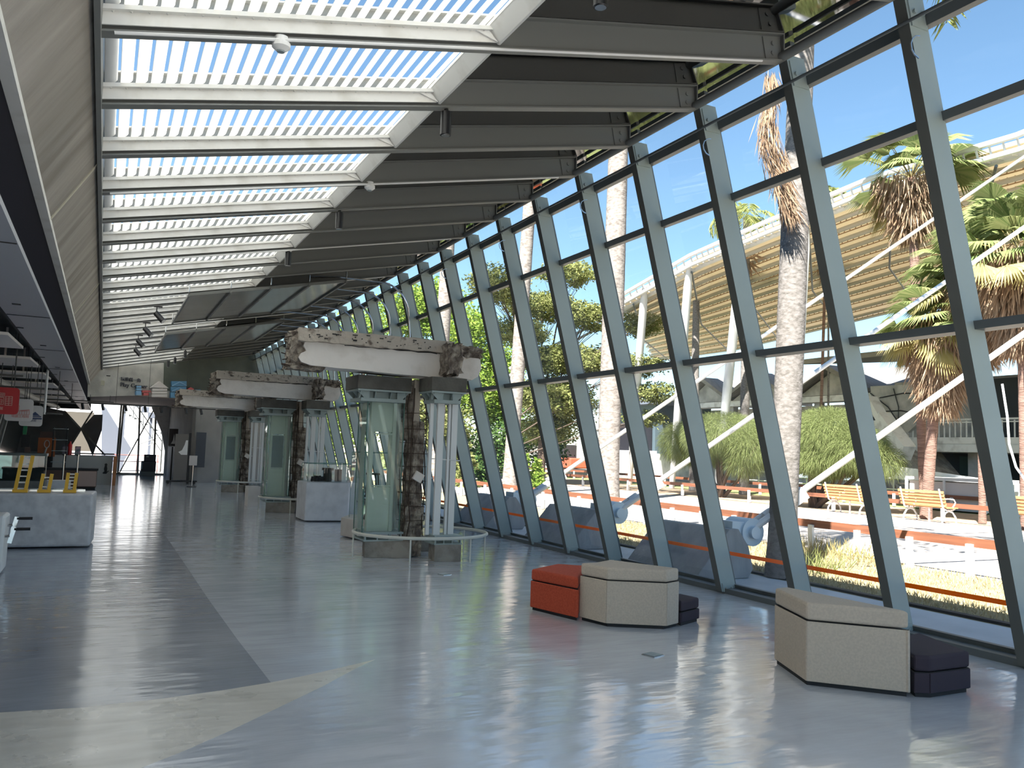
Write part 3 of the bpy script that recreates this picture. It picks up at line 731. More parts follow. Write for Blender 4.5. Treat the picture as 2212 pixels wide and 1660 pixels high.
for (x, y, lb) in ((.78, 17.575, 'black track spotlight nearest, hanging left of the suspended panel'), (.68, 20.005, 'second black track spotlight under the skylight'), (.62, 22.435, 'third black track spotlight under the skylight'), (.64, 24.865, 'farthest black track spotlight under the skylight')):
    track((x, y, 4.03 + cz(x)), lb)
def smoke(loc, label):
    e = empty('smoke_detector', loc); tag(e, label, 'smoke detector')
    MB().tube([(0, 0, .02), (0, 0, -.02), (0, 0, -.022), (0, 0, -.05), (0, 0, -.075)], [.045, .045, .06, .06, .03], 16).build('body', M['white'], e, smooth=True)
    MB().cyl((0, 0, -.07), (0, 0, -.082), .025, 12).build('sensor_cap', M['greyboard'], e)
smoke((.88, 5.40, 4.03 + cz(.88)), 'white smoke detector hanging on the second rafter by the skylight')
smoke((2.55, 9.05, 4.03 + cz(2.55)), 'white smoke detector at the skylight edge farther along')
q = aY(222, 828, 31.95); b = MB().box(tuple(q), (.12, .12, .16)); b.build('junction_box', mat('cream_plastic', (.62, .60, .45), .5), label='small cream junction box high in the corner by the end wall', cat='junction box')
q = aY(231, 812, 32.2); b = MB(); b.box(tuple(q), (.22, .04, .03)); b.build('wall_bracket', M['black'], label='short black bracket beside the cream junction box', cat='bracket')
# lighting track near the end wall
tr = empty('lighting_track', (-.9, 30.8, 2.74)); tag(tr, 'black suspended lighting track with small spotlights before the end wall', 'lighting track')
b = MB(); b.bar((-.6, 0, 0), (4.4, 0, 0), .03, .03); b.bar((-.6, 1.4, .08), (2.9, 1.4, .08), .03, .03); b.bar((2.9, 0, .0), (2.9, 1.4, .08), .03, .03); b.build('track_rail', M['black'], tr)
for x in (-.3, 1.2, 2.2, 3.4): MB().tube([(x, 0, 0), (x, 0, max(1.3, 1.29 + SL * (x - .73)) if x > .7 else .07)], .006, 5).build('suspension_wire', M['black'], tr)
for x in (.2, .8, 1.5, 2.1, 2.6, 3.4, 3.9): MB().cyl((x, 0, -.02), (x + .04, -.05, -.2), .045, 10).build('spot_head', M['black'], tr)

# ------------------------------------------------------------------ column pavilions
def ragged(b, x0, x1, y0, y1, z0, z1, amp, n=7, seed=0):
    """irregular broken lump: box gridded and jittered"""
    rr = random.Random(seed); k = len(b.v); idx = {}
    def vid(i, j, q):
        if (i, j, q) not in idx:
            idx[(i, j, q)] = len(b.v)
            f = lambda a, c, t: a + (c - a) * t / n + rr.uniform(-amp, amp)
            b.v.append((f(x0, x1, i), f(y0, y1, j), f(z0, z1, q)))
        return idx[(i, j, q)]
    for a in range(n):
        for c in range(n):
            for q in ([(a, c, 0), (a, c + 1, 0), (a + 1, c + 1, 0), (a + 1, c, 0)], [(a, c, n), (a + 1, c, n), (a + 1, c + 1, n), (a, c + 1, n)],
                      [(a, 0, c), (a + 1, 0, c), (a + 1, 0, c + 1), (a, 0, c + 1)], [(a, n, c), (a, n, c + 1), (a + 1, n, c + 1), (a + 1, n, c)],
                      [(0, a, c), (0, a, c + 1), (0, a + 1, c + 1), (0, a + 1, c)], [(n, a, c), (n, a + 1, c), (n, a + 1, c + 1), (n, a, c + 1)]):
                b.f.append(tuple(vid(*t) for t in q)); b.mi.append(b.cur)
def ragged_bar(b, p0, p1, w, h, amp, seg, seed):
    """plastered strip with nibbled outline along x; p in (x,z)"""
    pass
def pavilion(Y, label, seed, bx0, bx1, dark=False):
    rr = random.Random(seed)
    e = empty('broken_column_exhibit', (0, Y, 0)); tag(e, label, 'column exhibit', 'salvaged broken columns in steel supports')
    # bases
    def base(nm, poly, z1=.235): return MB().prism(poly, 0, z1).build(nm, M['base_conc'], e, bevel=.006)
    base('base_block', [(3.50, .28), (4.13, .05), (4.30, .45), (3.62, .80)])
    base('base_block', [(4.33, -.38), (4.72, -.43), (4.86, .02), (4.42, .1)])
    base('base_block', [(4.10, .95), (4.75, .75), (4.9, 1.15), (4.25, 1.35)], .2)
    # steel shoes
    for (x0, x1, y, y2) in ((3.46, 4.06, .22, .78), (4.33, 4.76, -.36, .05)):
        b = MB(); b.box(((x0 + x1) / 2, (y + y2) / 2, .35), (x1 - x0, y2 - y, .03)); b.box(((x0 + x1) / 2, (y + y2) / 2, .245), (x1 - x0, y2 - y, .02))
        for t in (.05, .35, .65, .95): b.box((x0 + (x1 - x0) * t, y + .03, .295), (.02, .04, .08)); b.box((x0 + (x1 - x0) * t, y2 - .03, .295), (.02, .04, .08))
        b.build('base_shoe', M['steel'], e)
    # glass showcase around the steel support A
    ax0, ax1, ay0, ay1 = 3.44, 4.00, .25, .80
    b = MB(); b.box(((ax0 + ax1) / 2 + .04, ay0 + .12, 1.30), (.38, .05, 1.9)); sup = None
    b = MB(); b.box((3.56, ay0 + .16, 1.32), (.05, .10, 1.95)); b.box((3.90, ay0 + .16, 1.32), (.05, .10, 1.95))
    b.box((3.73, ay0 + .17, .68), (.30, .05, .66)); b.box((3.73, ay0 + .17, 2.05), (.30, .05, .44)); b.box((3.73, ay0 + .14, 1.03), (.34, .03, .02)); b.box((3.73, ay0 + .14, 1.80), (.34, .03, .02))
    b.build('support_frame', M['case_back'], e)
    if seed != 1:
        MB().box((3.73, ay0 + .3, 1.42), (.30, .02, .78)).build('display_backing', M['greyboard'], e)
    MB().box((3.52, ay0 + .45, 1.32), (.05, .05, 1.95)).box((3.95, ay0 + .45, 1.32), (.05, .05, 1.95)).build('rear_frame', M['case_back'], e)
    g = MB(); z0, z1 = .36, 2.27
    for (p, q) in (((ax0, ay0), (ax1, ay0)), ((ax1, ay0), (ax1, ay1)), ((ax1, ay1), (ax0 + .03, ay1)), ((ax0 + .03, ay1), (ax0, ay0))):
        d = Vector((q[0] - p[0], q[1] - p[1], 0)); nn = Vector((-d.y, d.x, 0)).normalized() * .008
        g.extr([(p[0], p[1]), (q[0], q[1]), (q[0] + nn.x, q[1] + nn.y), (p[0] + nn.x, p[1] + nn.y)], lambda t: (t[0], t[1], z0), lambda t: (t[0], t[1], z1))
    g.build('glass_case', M['case_glass'], e)
    gg = MB()
    for (x, y) in ((ax0, ay0), (ax1, ay0), (ax1, ay1), (ax0 + .03, ay1)): gg.box((x, y, 1.315), (.012, .012, 1.91))
    gg.build('glass_edge', mat('green_glass_edge_%d' % seed, (.06, .16, .13), .2), e)
    # cap A: steel bracket + concrete
    def cap(x0, x1, y0, y1):
        b = MB(); b.box(((x0 + x1) / 2, (y0 + y1) / 2, 2.29), (x1 - x0 - .14, y1 - y0 - .1, .05)); b.box(((x0 + x1) / 2, (y0 + y1) / 2, 2.425), (x1 - x0 - .02, y1 - y0, .025))
        for t in (0.02, .33, .66, .98):
            x = x0 + .05 + (x1 - x0 - .1) * t
            b.extr([(y0 + .03, 2.42), (y0 + .10, 2.31), (y0 + .16, 2.31), (y0 + .16, 2.42)], lambda p: (x - .006, p[0], p[1]), lambda p: (x + .006, p[0], p[1]))
        for t in (.1, .5, .9):
            y = y0 + (y1 - y0) * t
            b.extr([(x0 + .01, 2.42), (x0 + .12, 2.31), (x0 + .2, 2.31), (x0 + .2, 2.42)], lambda p: (p[0], y - .006, p[1]), lambda p: (p[0], y + .006, p[1]))
            b.extr([(x1 - .01, 2.42), (x1 - .12, 2.31), (x1 - .2, 2.31), (x1 - .2, 2.42)], lambda p: (p[0], y - .006, p[1]), lambda p: (p[0], y + .006, p[1]))
        b.box(((x0 + x1) / 2, y0 + .17, 2.365), (x1 - x0 - .2, .01, .10)); b.box(((x0 + x1) / 2, (y0 + y1) / 2, 2.365), (x1 - x0 - .22, y1 - y0 - .3, .1))
        b.build('steel_bracket', M['steel'], e)
        MB().box(((x0 + x1) / 2, (y0 + y1) / 2, 2.54), (x1 - x0, y1 - y0, .20)).build('concrete_cap', M['cap_conc'], e, bevel=.008)
    cap(3.24, 4.06, .12, .80); cap(4.17, 4.72, -.42, .12)
    # white posts of support B
    for (x, y, w_) in ((4.27, -.22, .05), (4.40, -.25, .10), (4.55, -.22, .035), (4.64, -.2, .09), (4.0, .55, .06), (4.1, .6, .06)):
        MB().box((x, y + .03, 1.33), (w_, .05, 1.93)).build('support_post', M['acrylic'], e)
    MB().tube([(4.30, -.2, 1.46), (4.74, -.2, 1.44)], .008, 5).tube([(4.30, -.2, 1.18), (4.34, -.2, 1.18)], .008, 5).build('tie_rod', M['acrylic'], e)
    # broken column core
    b = MB()
    if True:
        ragged(b, 4.08, 4.34, .20, .48, .0, .75, .022, 8, seed)
        ragged(b, 4.10, 4.24, .26, .46, .72, 1.75, .02, 8, seed + 1)
        ragged(b, 4.16, 4.32, .2, .44, .74, 2.0, .018, 8, seed + 2)
        ragged(b, 4.02, 4.16, .3, .46, 1.72, 2.62, .014, 8, seed + 3)
    b.build('broken_core', M['broken'], e)
    MB().box((4.20, .32, 2.3), (.10, .12, .66)).build('plaster_remnant', M['slab'], e)
    b = MB()
    for (x, y) in ((4.06, .22), (4.12, .18), (4.34, .2), (4.30, .46), (4.05, .46)):
        pts = [(x + rr.uniform(-.02, .02), y + rr.uniform(-.02, .02), z) for z in np.linspace(.3, 2.5, 10)]; b.tube(pts, .009, 5)
    for z in np.linspace(.55, 2.1, 9):
        zz = z + rr.uniform(-.03, .03); b.tube([(4.03, .2, zz), (4.36, .18, zz + rr.uniform(-.02, .02)), (4.36, .46, zz), (4.03, .47, zz), (4.03, .2, zz)], .005, 4)
    b.build('rebar', M['rebar'], e)
    MB().box((4.22, .12, 1.18), (.14, .06, .13), R=Matrix.Rotation(.5, 3, 'Y')).build('loose_plaster', M['plaster'], e)
    # beam
    def wavy(x0, x1, n, z0, z1, amp):
        return [(x0 + (x1 - x0) * t / n, z0 + (z1 - z0) * t / n + rr.uniform(-amp, amp)) for t in range(n + 1)]
    # plastered web
    prof = wavy(bx0 + .30, bx1 - .62, 10, 2.70, 2.66, .004) + wavy(bx1 - .62, bx1 - .62, 1, 2.66, 3.0, 0) + wavy(bx1 - .62, bx0 + .2, 10, 3.02, 3.04, .004)
    prof += [(bx0 + .18, 2.97), (bx0 + .22, 2.9), (bx0 + .15, 2.86), (bx0 + .12, 2.8), (bx0 + .16, 2.74)]
    MB().extr(prof, lambda p: (p[0], -.05, p[1]), lambda p: (p[0], .42, p[1])).build('beam_web', M['plaster'], e)
    # broken left end
    b = MB(); ragged(b, bx0 + .02, bx0 + .34, .0, .38, 2.72, 3.16, .03, 6, seed + 5); ragged(b, bx0, bx0 + .5, .02, .36, 2.655, 2.73, .02, 6, seed + 6); b.build('broken_end', M['broken'], e)
    # slab edge on top
    b = MB(); n = 24
    top = [(bx0 + .10 + (bx1 - .5 - bx0 - .1) * t / n, 3.21 - .002 * t / n + rr.uniform(-.006, .006)) for t in range(n + 1)]
    bot = [(p[0], 3.03 + rr.uniform(-.012, .008)) for p in top][::-1]
    b.extr(top[::-1] + bot[::-1], lambda p: (p[0], -.14 + .015 * math.sin(p[0] * 9), p[1]), lambda p: (p[0], .62, p[1]))
    so = b.build('slab_strip', M['slab'], e)
    hb = MB()
    for k in range(34):
        x = bx0 + .2 + rr.random() * (bx1 - bx0 - .9); z = rr.uniform(3.06, 3.18); wv = rr.choice([.012, .015, .05])
        hb.box((x, -.157, z), (wv, .02, .012))
    hb.build('pockmarks', M['dull_black'], so, kind='stuff')
    hb = MB()
    hb.tube([(bx0 + .75 + .1 * k, -.062, 3.02 + .006 * math.sin(k * 2.1)) for k in range(15)], .006, 4)
    hb.build('crack_line', M['dull_black'], so)
    # cross-beam stump and ragged right end
    b = MB(); ragged(b, bx1 - .68, bx1 - .47, -.42, .3, 2.70, 3.14, .028, 8, seed + 7); b.build('cross_beam_stump', M['broken'], e)
    b = MB(); ragged(b, bx1 - .5, bx1 - .02, -.10, .42, 3.01, 3.16, .03, 9, seed + 8); b.build('broken_end', M['broken'], e)
    pr = [(bx1 - .5, 2.70), (bx1 - .3, 2.68), (bx1 - .15, 2.66), (bx1 - .05, 2.72), (bx1, 2.86), (bx1 - .03, 3.0), (bx1 - .2, 3.0), (bx1 - .5, 3.04)]
    MB().extr(pr, lambda p: (p[0], -.06, p[1]), lambda p: (p[0], .38, p[1])).build('beam_stub', M['plaster'], e)
    b = MB()
    for k in range(9):
        z = rr.uniform(2.82, 3.14); y = rr.uniform(-.02, .36); x = bx1 - .1; b.tube([(x, y, z), (x + .1, y + rr.uniform(-.02, .02), z + rr.uniform(-.02, .02)), (x + rr.uniform(.14, .2), y, z + rr.uniform(-.05, .03))], .008, 5)
    for k in range(6):
        z = rr.uniform(2.75, 3.14); y = rr.uniform(0, .36); x = bx0 + .1; b.tube([(x, y, z), (x - .08, y, z), (x - rr.uniform(.1, .16), y, z + rr.uniform(-.03, .02))], .008, 5)
    b.tube([(bx0 + .02, .0, 2.68), (bx0 - .1, .0, 2.70)], .012, 5)
    b.build('bent_rebar', M['rebar'], e)
    # barrier ring
    n = 40; cx_, cyy, ra, rb = 4.33, .22, .99, .92; ang = -.16
    pts = []
    for k in range(n + 1):
        t = 2 * math.pi * k / n; u = ra * math.cos(t); v = rb * math.sin(t)
        pts.append((cx_ + u * math.cos(ang) - v * math.sin(ang), cyy + u * math.sin(ang) + v * math.cos(ang), .36))
    ro = MB().tube(pts, .024, 10, cap=False).build('barrier_ring', M['ring'], e, smooth=True)
    for k in (4, 12, 20, 28, 34, 37):
        p = pts[k]; MB().tube([(p[0], p[1], 0), (p[0], p[1], .35)], .012, 8).build('ring_post', M['ring'], ro)
    return e
pavilion(11.5, 'nearest broken concrete column exhibit with glass case, beam and white barrier ring', 1, 2.22, 5.10)
pavilion(19.65, 'middle broken concrete column exhibit, partly behind the grey showcase plinth', 2, 2.10, 5.05)
pavilion(27.75, 'farthest broken concrete column exhibit, in front of the end wall', 3, 1.95, 5.0)

# ------------------------------------------------------------------ showcases right
def showcase():
    e = empty('glass_showcase', (0, 0, 0)); tag(e, 'grey stone plinth showcase with a glass hood beside the nearest column exhibit', 'showcase')
    poly = [(3.86, 17.43), (4.75, 17.35), (5.0, 17.6), (5.0, 18.9), (3.86, 18.3)]
    MB().prism(poly, .02, .82).build('plinth', M['plinth'], e, bevel=.02)
    g = MB(); P = [(3.90, 17.5), (4.72, 17.42), (4.92, 17.66), (4.92, 18.7), (3.92, 18.2)]
    for i in range(5):
        p, q = P[i], P[(i + 1) % 5]; g.face([(p[0], p[1], .83), (q[0], q[1], .83), (q[0], q[1], 1.2), (p[0], p[1], 1.2)])
    g.prism(P, 1.2, 1.21); g.build('glass_hood', M['case_glass'], e)
    b = MB()
    for i in range(5): p, q = P[i], P[(i + 1) % 5]; b.tube([(p[0], p[1], 1.21), (q[0], q[1], 1.21)], .006, 4); b.tube([(p[0], p[1], .83), (p[0], p[1], 1.2)], .004, 4)
    b.build('glass_edge', mat('glass_edge_dark', (.08, .22, .20), .2), e)
showcase()
def tg(o, l, c, g=None): return tag(o, l, c, g)
e = empty('exhibit_drum', (4.38, 17.75, .83)); tag(e, 'dark round drum-shaped exhibit in the glass hood of the grey showcase', 'exhibit')
MB().tube([(0, 0, 0), (0, 0, .26)], .09, 14).build('drum_body', M['dull_black'], e); MB().cyl((0, 0, .24), (0, 0, .29), .125, 14).build('drum_rim', M['dull_black'], e)
b = MB().box((0, 0, .13), (.13, .10, .26)); b.build('exhibit_block', M['brown'], label='upright brown block exhibit right of the dark drum', cat='exhibit').location = (4.62, 17.78, .83)
for k, (x, s, lb) in enumerate(((4.08, .05, 'small dark piece leftmost in the glass hood'), (4.16, .06, 'small dark piece beside the leftmost one in the glass hood'), (4.25, .05, 'small dark piece just left of the dark drum'))):
    b = MB(); ragged(b, -s, s, -s, s, 0, s * 1.9, .008, 4, 40 + k); b.build('exhibit_piece', M['dull_black'], label=lb, cat='exhibit', group='small dark exhibits in the glass hood').location = (x, 17.72, .835)
e = empty('low_showcase', (0, 0, 0)); tag(e, 'low grey plinth with tall glass case left of the nearest column exhibit', 'showcase')
poly = [(3.87, 14.55), (4.06, 13.75), (5.0, 13.9), (5.15, 14.9), (4.2, 15.2)]
MB().prism(poly, .02, .34).build('plinth', M['plinth_warm'], e, bevel=.01)
g = MB(); P = [(4.0, 14.5), (4.14, 13.88), (4.95, 14.0), (5.05, 14.8), (4.25, 15.05)]
for i in range(5):
    p, q = P[i], P[(i + 1) % 5]; g.face([(p[0], p[1], .35), (q[0], q[1], .35), (q[0], q[1], 1.5), (p[0], p[1], 1.5)])
g.build('glass_hood', M['case_glass'], e)
b = MB()
for i in range(5): p, q = P[i], P[(i + 1) % 5]; b.tube([(p[0], p[1], 1.5), (q[0], q[1], 1.5)], .006, 4); b.tube([(p[0], p[1], .35), (p[0], p[1], 1.5)], .004, 4)
b.build('glass_edge', mat('glass_edge_dark2', (.08, .22, .20), .2), e)
def frame_model(loc, s, label, nm='tower_model'):
    b = MB()
    for (x, y) in ((-s, -s), (s, -s), (s, s), (-s, s)): b.tube([(x, y, 0), (x * .8, y * .8, .38)], .012, 6)
    b.box((0, 0, .0), (2.6 * s, 2.6 * s, .03)); b.box((0, 0, .39), (2.2 * s, 2.2 * s, .03))
    o = b.build(nm, M['dull_black'], label=label, cat='model'); o.location = loc
frame_model((4.28, 14.1, .74), .09, 'dark four-legged tower model on a shelf in the low showcase')
MB().box((4.5, 14.3, .73), (.6, .5, .01)).build('case_shelf', M['case_glass'], e)
def aframe(loc, label):
    b = MB(); b.bar((-.08, 0, 0), (-.015, 0, .17), .05, .035); b.bar((.08, 0, 0), (.015, 0, .17), .05, .035); b.bar((-.03, 0, .17), (.03, 0, .17), .05, .035)
    b.build('arch_model', M['conc_dark'], label=label, cat='model', group='grey arch models in the low showcase').location = loc
aframe((4.22, 14.05, .345), 'small grey A-shaped arch model, left of the pair on the low plinth'); aframe((4.5, 14.1, .345), 'small grey A-shaped arch model, right of the pair on the low plinth')
MB().box((3.52, 22.0, .25), (.30, .5, .5)).build('small_plinth', M['plinth_warm'], label='small plain grey plinth left of the middle column exhibit', cat='plinth')

# ------------------------------------------------------------------ seats
def seat(name, label, polyi, z, mt, body_seams=True, lid=.11, inset=.0):
    poly = [(aZ(*p).x, aZ(*p).y) if not isinstance(p[0], float) else p for p in polyi]
    cx_ = sum(p[0] for p in poly) / len(poly); cyy = sum(p[1] for p in poly) / len(poly)
    P = [(p[0] - cx_, p[1] - cyy) for p in poly]
    e = empty(name, (cx_, cyy, 0)); tag(e, label, 'seat')
    ins = lambda q, d: [(p[0] * (1 - d / max(.2, math.hypot(*p))), p[1] * (1 - d / max(.2, math.hypot(*p)))) for p in q]
    MB().prism(ins(P, .03), 0, .03).build('plinth', M['dull_black'], e)
    # upholstered side panels, one per side so the seams read as gaps
    MB().prism(ins(P, .012), .028, z - lid - .004).build('core', M['dull_black'], e)
    n = len(P); b = MB()
    ar = sum(P[i][0] * P[(i + 1) % n][1] - P[(i + 1) % n][0] * P[i][1] for i in range(n))
    if ar < 0: P = P[::-1]
    for i in range(n):
        a = Vector((*P[i], 0)); c = Vector((*P[(i + 1) % n], 0)); d = (c - a); L = d.length; d.normalize(); nn = Vector((d.y, -d.x, 0))
        a2 = a + d * .004 - nn * .02; c2 = c - d * .004 - nn * .02; a1 = a + d * .004; c1 = c - d * .004
        b.extr([tuple(a1)[:2], tuple(c1)[:2], tuple(c2)[:2], tuple(a2)[:2]], lambda p: (p[0], p[1], .032), lambda p: (p[0], p[1], z - lid - .008))
    b.build('side_panels', mt, e, bevel=.005)
    lp = MB().prism(ins(P, .004), z - lid, z); lo = lp.build('cushion', mt, e, bevel=.022)
    lo.modifiers['bevel'].segments = 3
    return e
def foot(base, top=(), z=.5):
    return [tuple(aZ(*p))[:2] for p in base] + [tuple(aZ(*p, z))[:2] for p in top]
seat('upholstered_seat', 'tall beige faceted seat nearest the camera, in front of the glass wall', foot([(1672, 1432), (1741, 1482), (1968, 1508)], [(1700, 1268)], .585), .585, M['beige'], lid=.125)
seat('upholstered_seat', 'low dark aubergine seat beside the nearest beige seat', foot([(1975, 1508), (2010, 1510), (2098, 1497)], [(1985, 1366)], .285) + [(5.42, 4.42)], .285, M['dark_fab'])
seat('upholstered_seat', 'tall beige faceted seat between the red seat and a low dark seat', foot([(1250, 1340), (1308, 1355), (1440, 1361), (1466, 1354)], [(1317, 1209), (1285, 1215)], .545), .545, M['beige'], lid=.115)
seat('upholstered_seat', 'rust red faceted seat, leftmost in the seating group', foot([(1144, 1318), (1247, 1343)], [(1262, 1222), (1203, 1218)], .41), .41, M['red_fab'])
seat('upholstered_seat', 'low dark aubergine seat right of the middle beige seat', foot([(1470, 1354), (1511, 1343)], [(1468, 1282)], .23) + [(5.13, 6.75)], .23, M['dark_fab'], lid=.10)

# floor boxes
for (u, v, lb) in ((1410, 1416, 'square metal floor outlet cover in front of the beige seats'), (960, 1242, 'square metal floor outlet cover in front of the nearest column exhibit')):
    p = aZ(u, v); e = empty('floor_outlet', (p.x, p.y, 0)); tag(e, lb, 'floor outlet')
    MB().box((0, 0, .003), (.13, .13, .006), rz=.3).build('frame', M['chrome'], e); MB().box((0, 0, .006), (.11, .11, .006), rz=.3).build('lid', M['greyboard'], e)

# ------------------------------------------------------------------ left side
b = MB(); b.prism([(-3.1, 13.68), (-.075, 13.62), (-.03, 14.45), (-3.1, 14.5)], .02, .78)
b.build('display_counter', M['counter'], bevel=.03, label='long white-grey stone counter carrying the yellow ladder models', cat='counter')
b = MB(); b.box((-.85, 14.0, .80), (1.15, .02, .03)); b.box((-.85, 14.3, .80), (1.25, .02, .03)); b.box((-.24, 14.05, .80), (.10, .10, .04)); b.box((-.95, 14.15, .79), (1.3, .05, .02))
b.build('sliding_rail', M['chrome'], label='thin metal sliding rail lying along the stone counter top', cat='rail').location = (0, 0, 0)
def ladder(x, h, w_, n, mid, label, lean=.05):
    e = empty('ladder_model', (x, 13.82, .785)); tag(e, label, 'model', 'yellow ladder models on the counter')
    for s in (-1, 1): MB().bar((s * w_ / 2, 0, 0), (s * w_ / 2 + lean, 0, h), .055, .045).build('upright', M['yellow'], e)
    for k in range(n):
        z = h * (k + .6) / n
        MB().bar((-w_ / 2 + lean * z / h, 0, z), (w_ / 2 + lean * z / h, 0, z), .012, .02).build('rung', M['white'] if mid else M['yellow'], e)
    MB().box((0, 0, .02), (w_ + .06, .10, .04)).build('foot', M['yellow'], e)
ladder(-1.02, .53, .13, 6, True, 'tallest yellow ladder model at the left of the counter', .06)
ladder(-.72, .27, .11, 2, True, 'middle yellow ladder model with few rungs on the counter', .03)
ladder(-.39, .29, .11, 6, True, 'rightmost short yellow ladder model with many rungs on the counter', .02)
# crank machine at the frame edge
e = empty('crank_machine', (-1.25, 11.35, 0)); tag(e, 'white box with two black-handled cranks at the left edge of the view', 'exhibit')
MB().box((0, 0, .35), (.62, .55, .66)).build('body', M['white'], e, bevel=.03)
for (y, z) in ((-.2, .52), (.05, .62)):
    b = MB(); b.tube([(.31, y, z - .08), (.36, y, z - .08)], .015, 8); b.bar((.36, y, z - .16), (.40, y, z + .02), .02, .045); b.build('crank_arm', M['chrome'], e)
    MB().cyl((.40, y, z), (.56, y, z), .017, 8).build('crank_handle', M['black'], e)
# signs
def sign(x0, x1, z0, z1, y, m, label):
    e = empty('hanging_sign', ((x0 + x1) / 2, y, z0)); tag(e, label, 'sign', 'square signs hanging over the left exhibits')
    w_ = x1 - x0; h = z1 - z0; r = .05; pts = []
    for (cx_, cz_, a0) in ((w_ / 2 - r, r, -90), (w_ / 2 - r, h - r, 0), (-w_ / 2 + r, h - r, 90), (-w_ / 2 + r, r, 180)):
        for k in range(5): a = math.radians(a0 + 22.5 * k); pts.append((cx_ + r * math.cos(a), cz_ + r * math.sin(a)))
    MB().extr(pts, lambda p: (p[0], 0, p[1]), lambda p: (p[0], .03, p[1])).build('board', m, e)
    b = MB(); zt2 = 3.275 - z0; b.tube([(-w_ / 3, .015, h), (-w_ / 3, .015, zt2)], .006, 5); b.tube([(w_ / 3, .015, h), (w_ / 3, .015, zt2)], .006, 5); b.build('hanging_wires', M['black'], e)
    return e, w_, h
e, w_, h = sign(-1.58, -1.14, 1.90, 2.29, 14.0, M['red'], 'red square hanging sign with pale box-shaped Chinese characters')
def cells(e, x, z, w_, h, nx, nz, m, y=-.006, t=.006):
    b = MB()
    for i in range(nx + 1): b.box((x + w_ * i / nx, y, z + h / 2), (t, .006, h + t))
    for j in range(nz + 1): b.box((x + w_ / 2, y, z + h * j / nz), (w_ + t, .006, t))
    return b.build('emblem', m, e)
cells(e, .05, .13, .085, .13, 2, 5, M['signlines']); cells(e, -.06, .14, .09, .10, 1, 1, M['signlines']); cells(e, -.03, .255, .065, .05, 3, 2, M['signlines']); cells(e, -.03, .16, .04, .05, 1, 2, M['signlines'])
cells(e, -.17, .13, .09, .13, 2, 3, M['signlines'])
text_mesh('斷層館', .05, .002, 'sign_text', M['signlines'], e, (-.12, -.003, .065))
e, w_, h = sign(-1.45, -1.055, 1.83, 2.19, 15.5, M['signwhite'], 'white square hanging sign with a salmon building emblem, behind the red sign')
cells(e, -.06, .11, .21, .055, 6, 1, M['pink_ink'], t=.005); cells(e, -.06, .17, .06, .08, 2, 3, M['pink_ink'], t=.005)
MB().bar((.02, -.006, .17), (.15, -.006, .185), .006, .012).build('emblem_roof', M['pink_ink'], e)
text_mesh('地震工程館', .05, .002, 'sign_text', M['pink_ink'], e, (-.10, -.003, .06))
e, w_, h = sign(-1.36, -1.0, 1.77, 2.14, 17.0, M['signwhite'], 'white square hanging sign with a navy mountain emblem, farthest of the hanging signs')
MB().extr([(-.02, .19), (.14, .19), (.06, .26)], lambda p: (p[0], -.006, p[1]), lambda p: (p[0], 0, p[1])).build('emblem', M['navy_ink'], e)
MB().box((.05, -.004, .175), (.22, .006, .02)).box((.05, -.004, .14), (.24, .006, .028)).build('emblem_waves', M['navy_ink'], e)
text_mesh('影像館', .05, .002, 'sign_text', M['navy_ink'], e, (-.06, -.003, .085))
# track under the baffles
tl = ['nearest', 'second', 'third', 'fourth', 'farthest']
for k, (y, x0, x1, z) in enumerate(((13.2, -2.4, -1.05, 2.42), (15.2, -2.2, -.9, 2.36), (17.4, -2.0, -.7, 2.02), (21, -2.0, -.6, 2.36), (26, -2, 0.2, 2.62))):
    b = MB(); b.bar((x0, 0, 0), (x1, 0, 0), .03, .03)
    for q in (.1, .6): b.tube([(x1 - q, 0, 0), (x1 - q, 0, 2.81 - z)], .006, 4)
    b.build('lighting_rail', M['black'], label='%s black lighting rail hung across under the left soffit' % tl[k], cat='lighting track', group='black lighting rails under the left soffit').location = (0, y, z)
# reception
e = empty('reception_desk', (-1.4, 31.7, 0)); tag(e, 'long grey-white reception desk with orange timber end and black animal silhouettes', 'reception desk')
MB().box((.25, .15, .49), (3.0, .12, .98)).build('front_panel', mat('desk_panel', (.36, .37, .36), .5), e)
MB().box((1.82, .0, .48), (.10, .55, 1.02)).build('timber_end', M['wood_end'], e)
MB().box((.25, .5, .97), (3.05, .7, .04)).build('worktop', M['brown'], e)
cat_ = [(0, 0), (.10, .0), (.12, .04), (.17, .09), (.16, .11), (.11, .07), (.115, .18), (.10, .26), (.11, .33), (.07, .36), (.02, .33), (.03, .28), (.01, .16), (.03, .08), (-.03, .02)]
MB().extr([(1.48 + p[0], .38 + p[1]) for p in cat_], lambda p: (p[0], .08, p[1]), lambda p: (p[0], .09, p[1])).build('animal_silhouette', M['dull_black'], e)
MB().extr([(.75 + p[0] * .7, .36 + p[1] * .6) for p in cat_], lambda p: (p[0], .08, p[1]), lambda p: (p[0], .09, p[1])).build('animal_silhouette', M['dull_black'], e)
e = empty('low_cabinet', (-1.2, 28.6, 0)); tag(e, 'low dark brown cabinet with a pink-beige end panel before the reception desk', 'cabinet')
MB().box((-.15, .3, .34), (2.5, .6, .52)).build('body', M['brown'], e); MB().box((-.15, .3, .62), (2.56, .64, .06)).build('top', M['dull_black'], e); MB().box((-.15, .3, .04), (2.45, .5, .08)).build('plinth', M['dull_black'], e)
MB().box((.84, -.01, .34), (.50, .03, .46)).build('end_panel', M['pinkwood'], e)
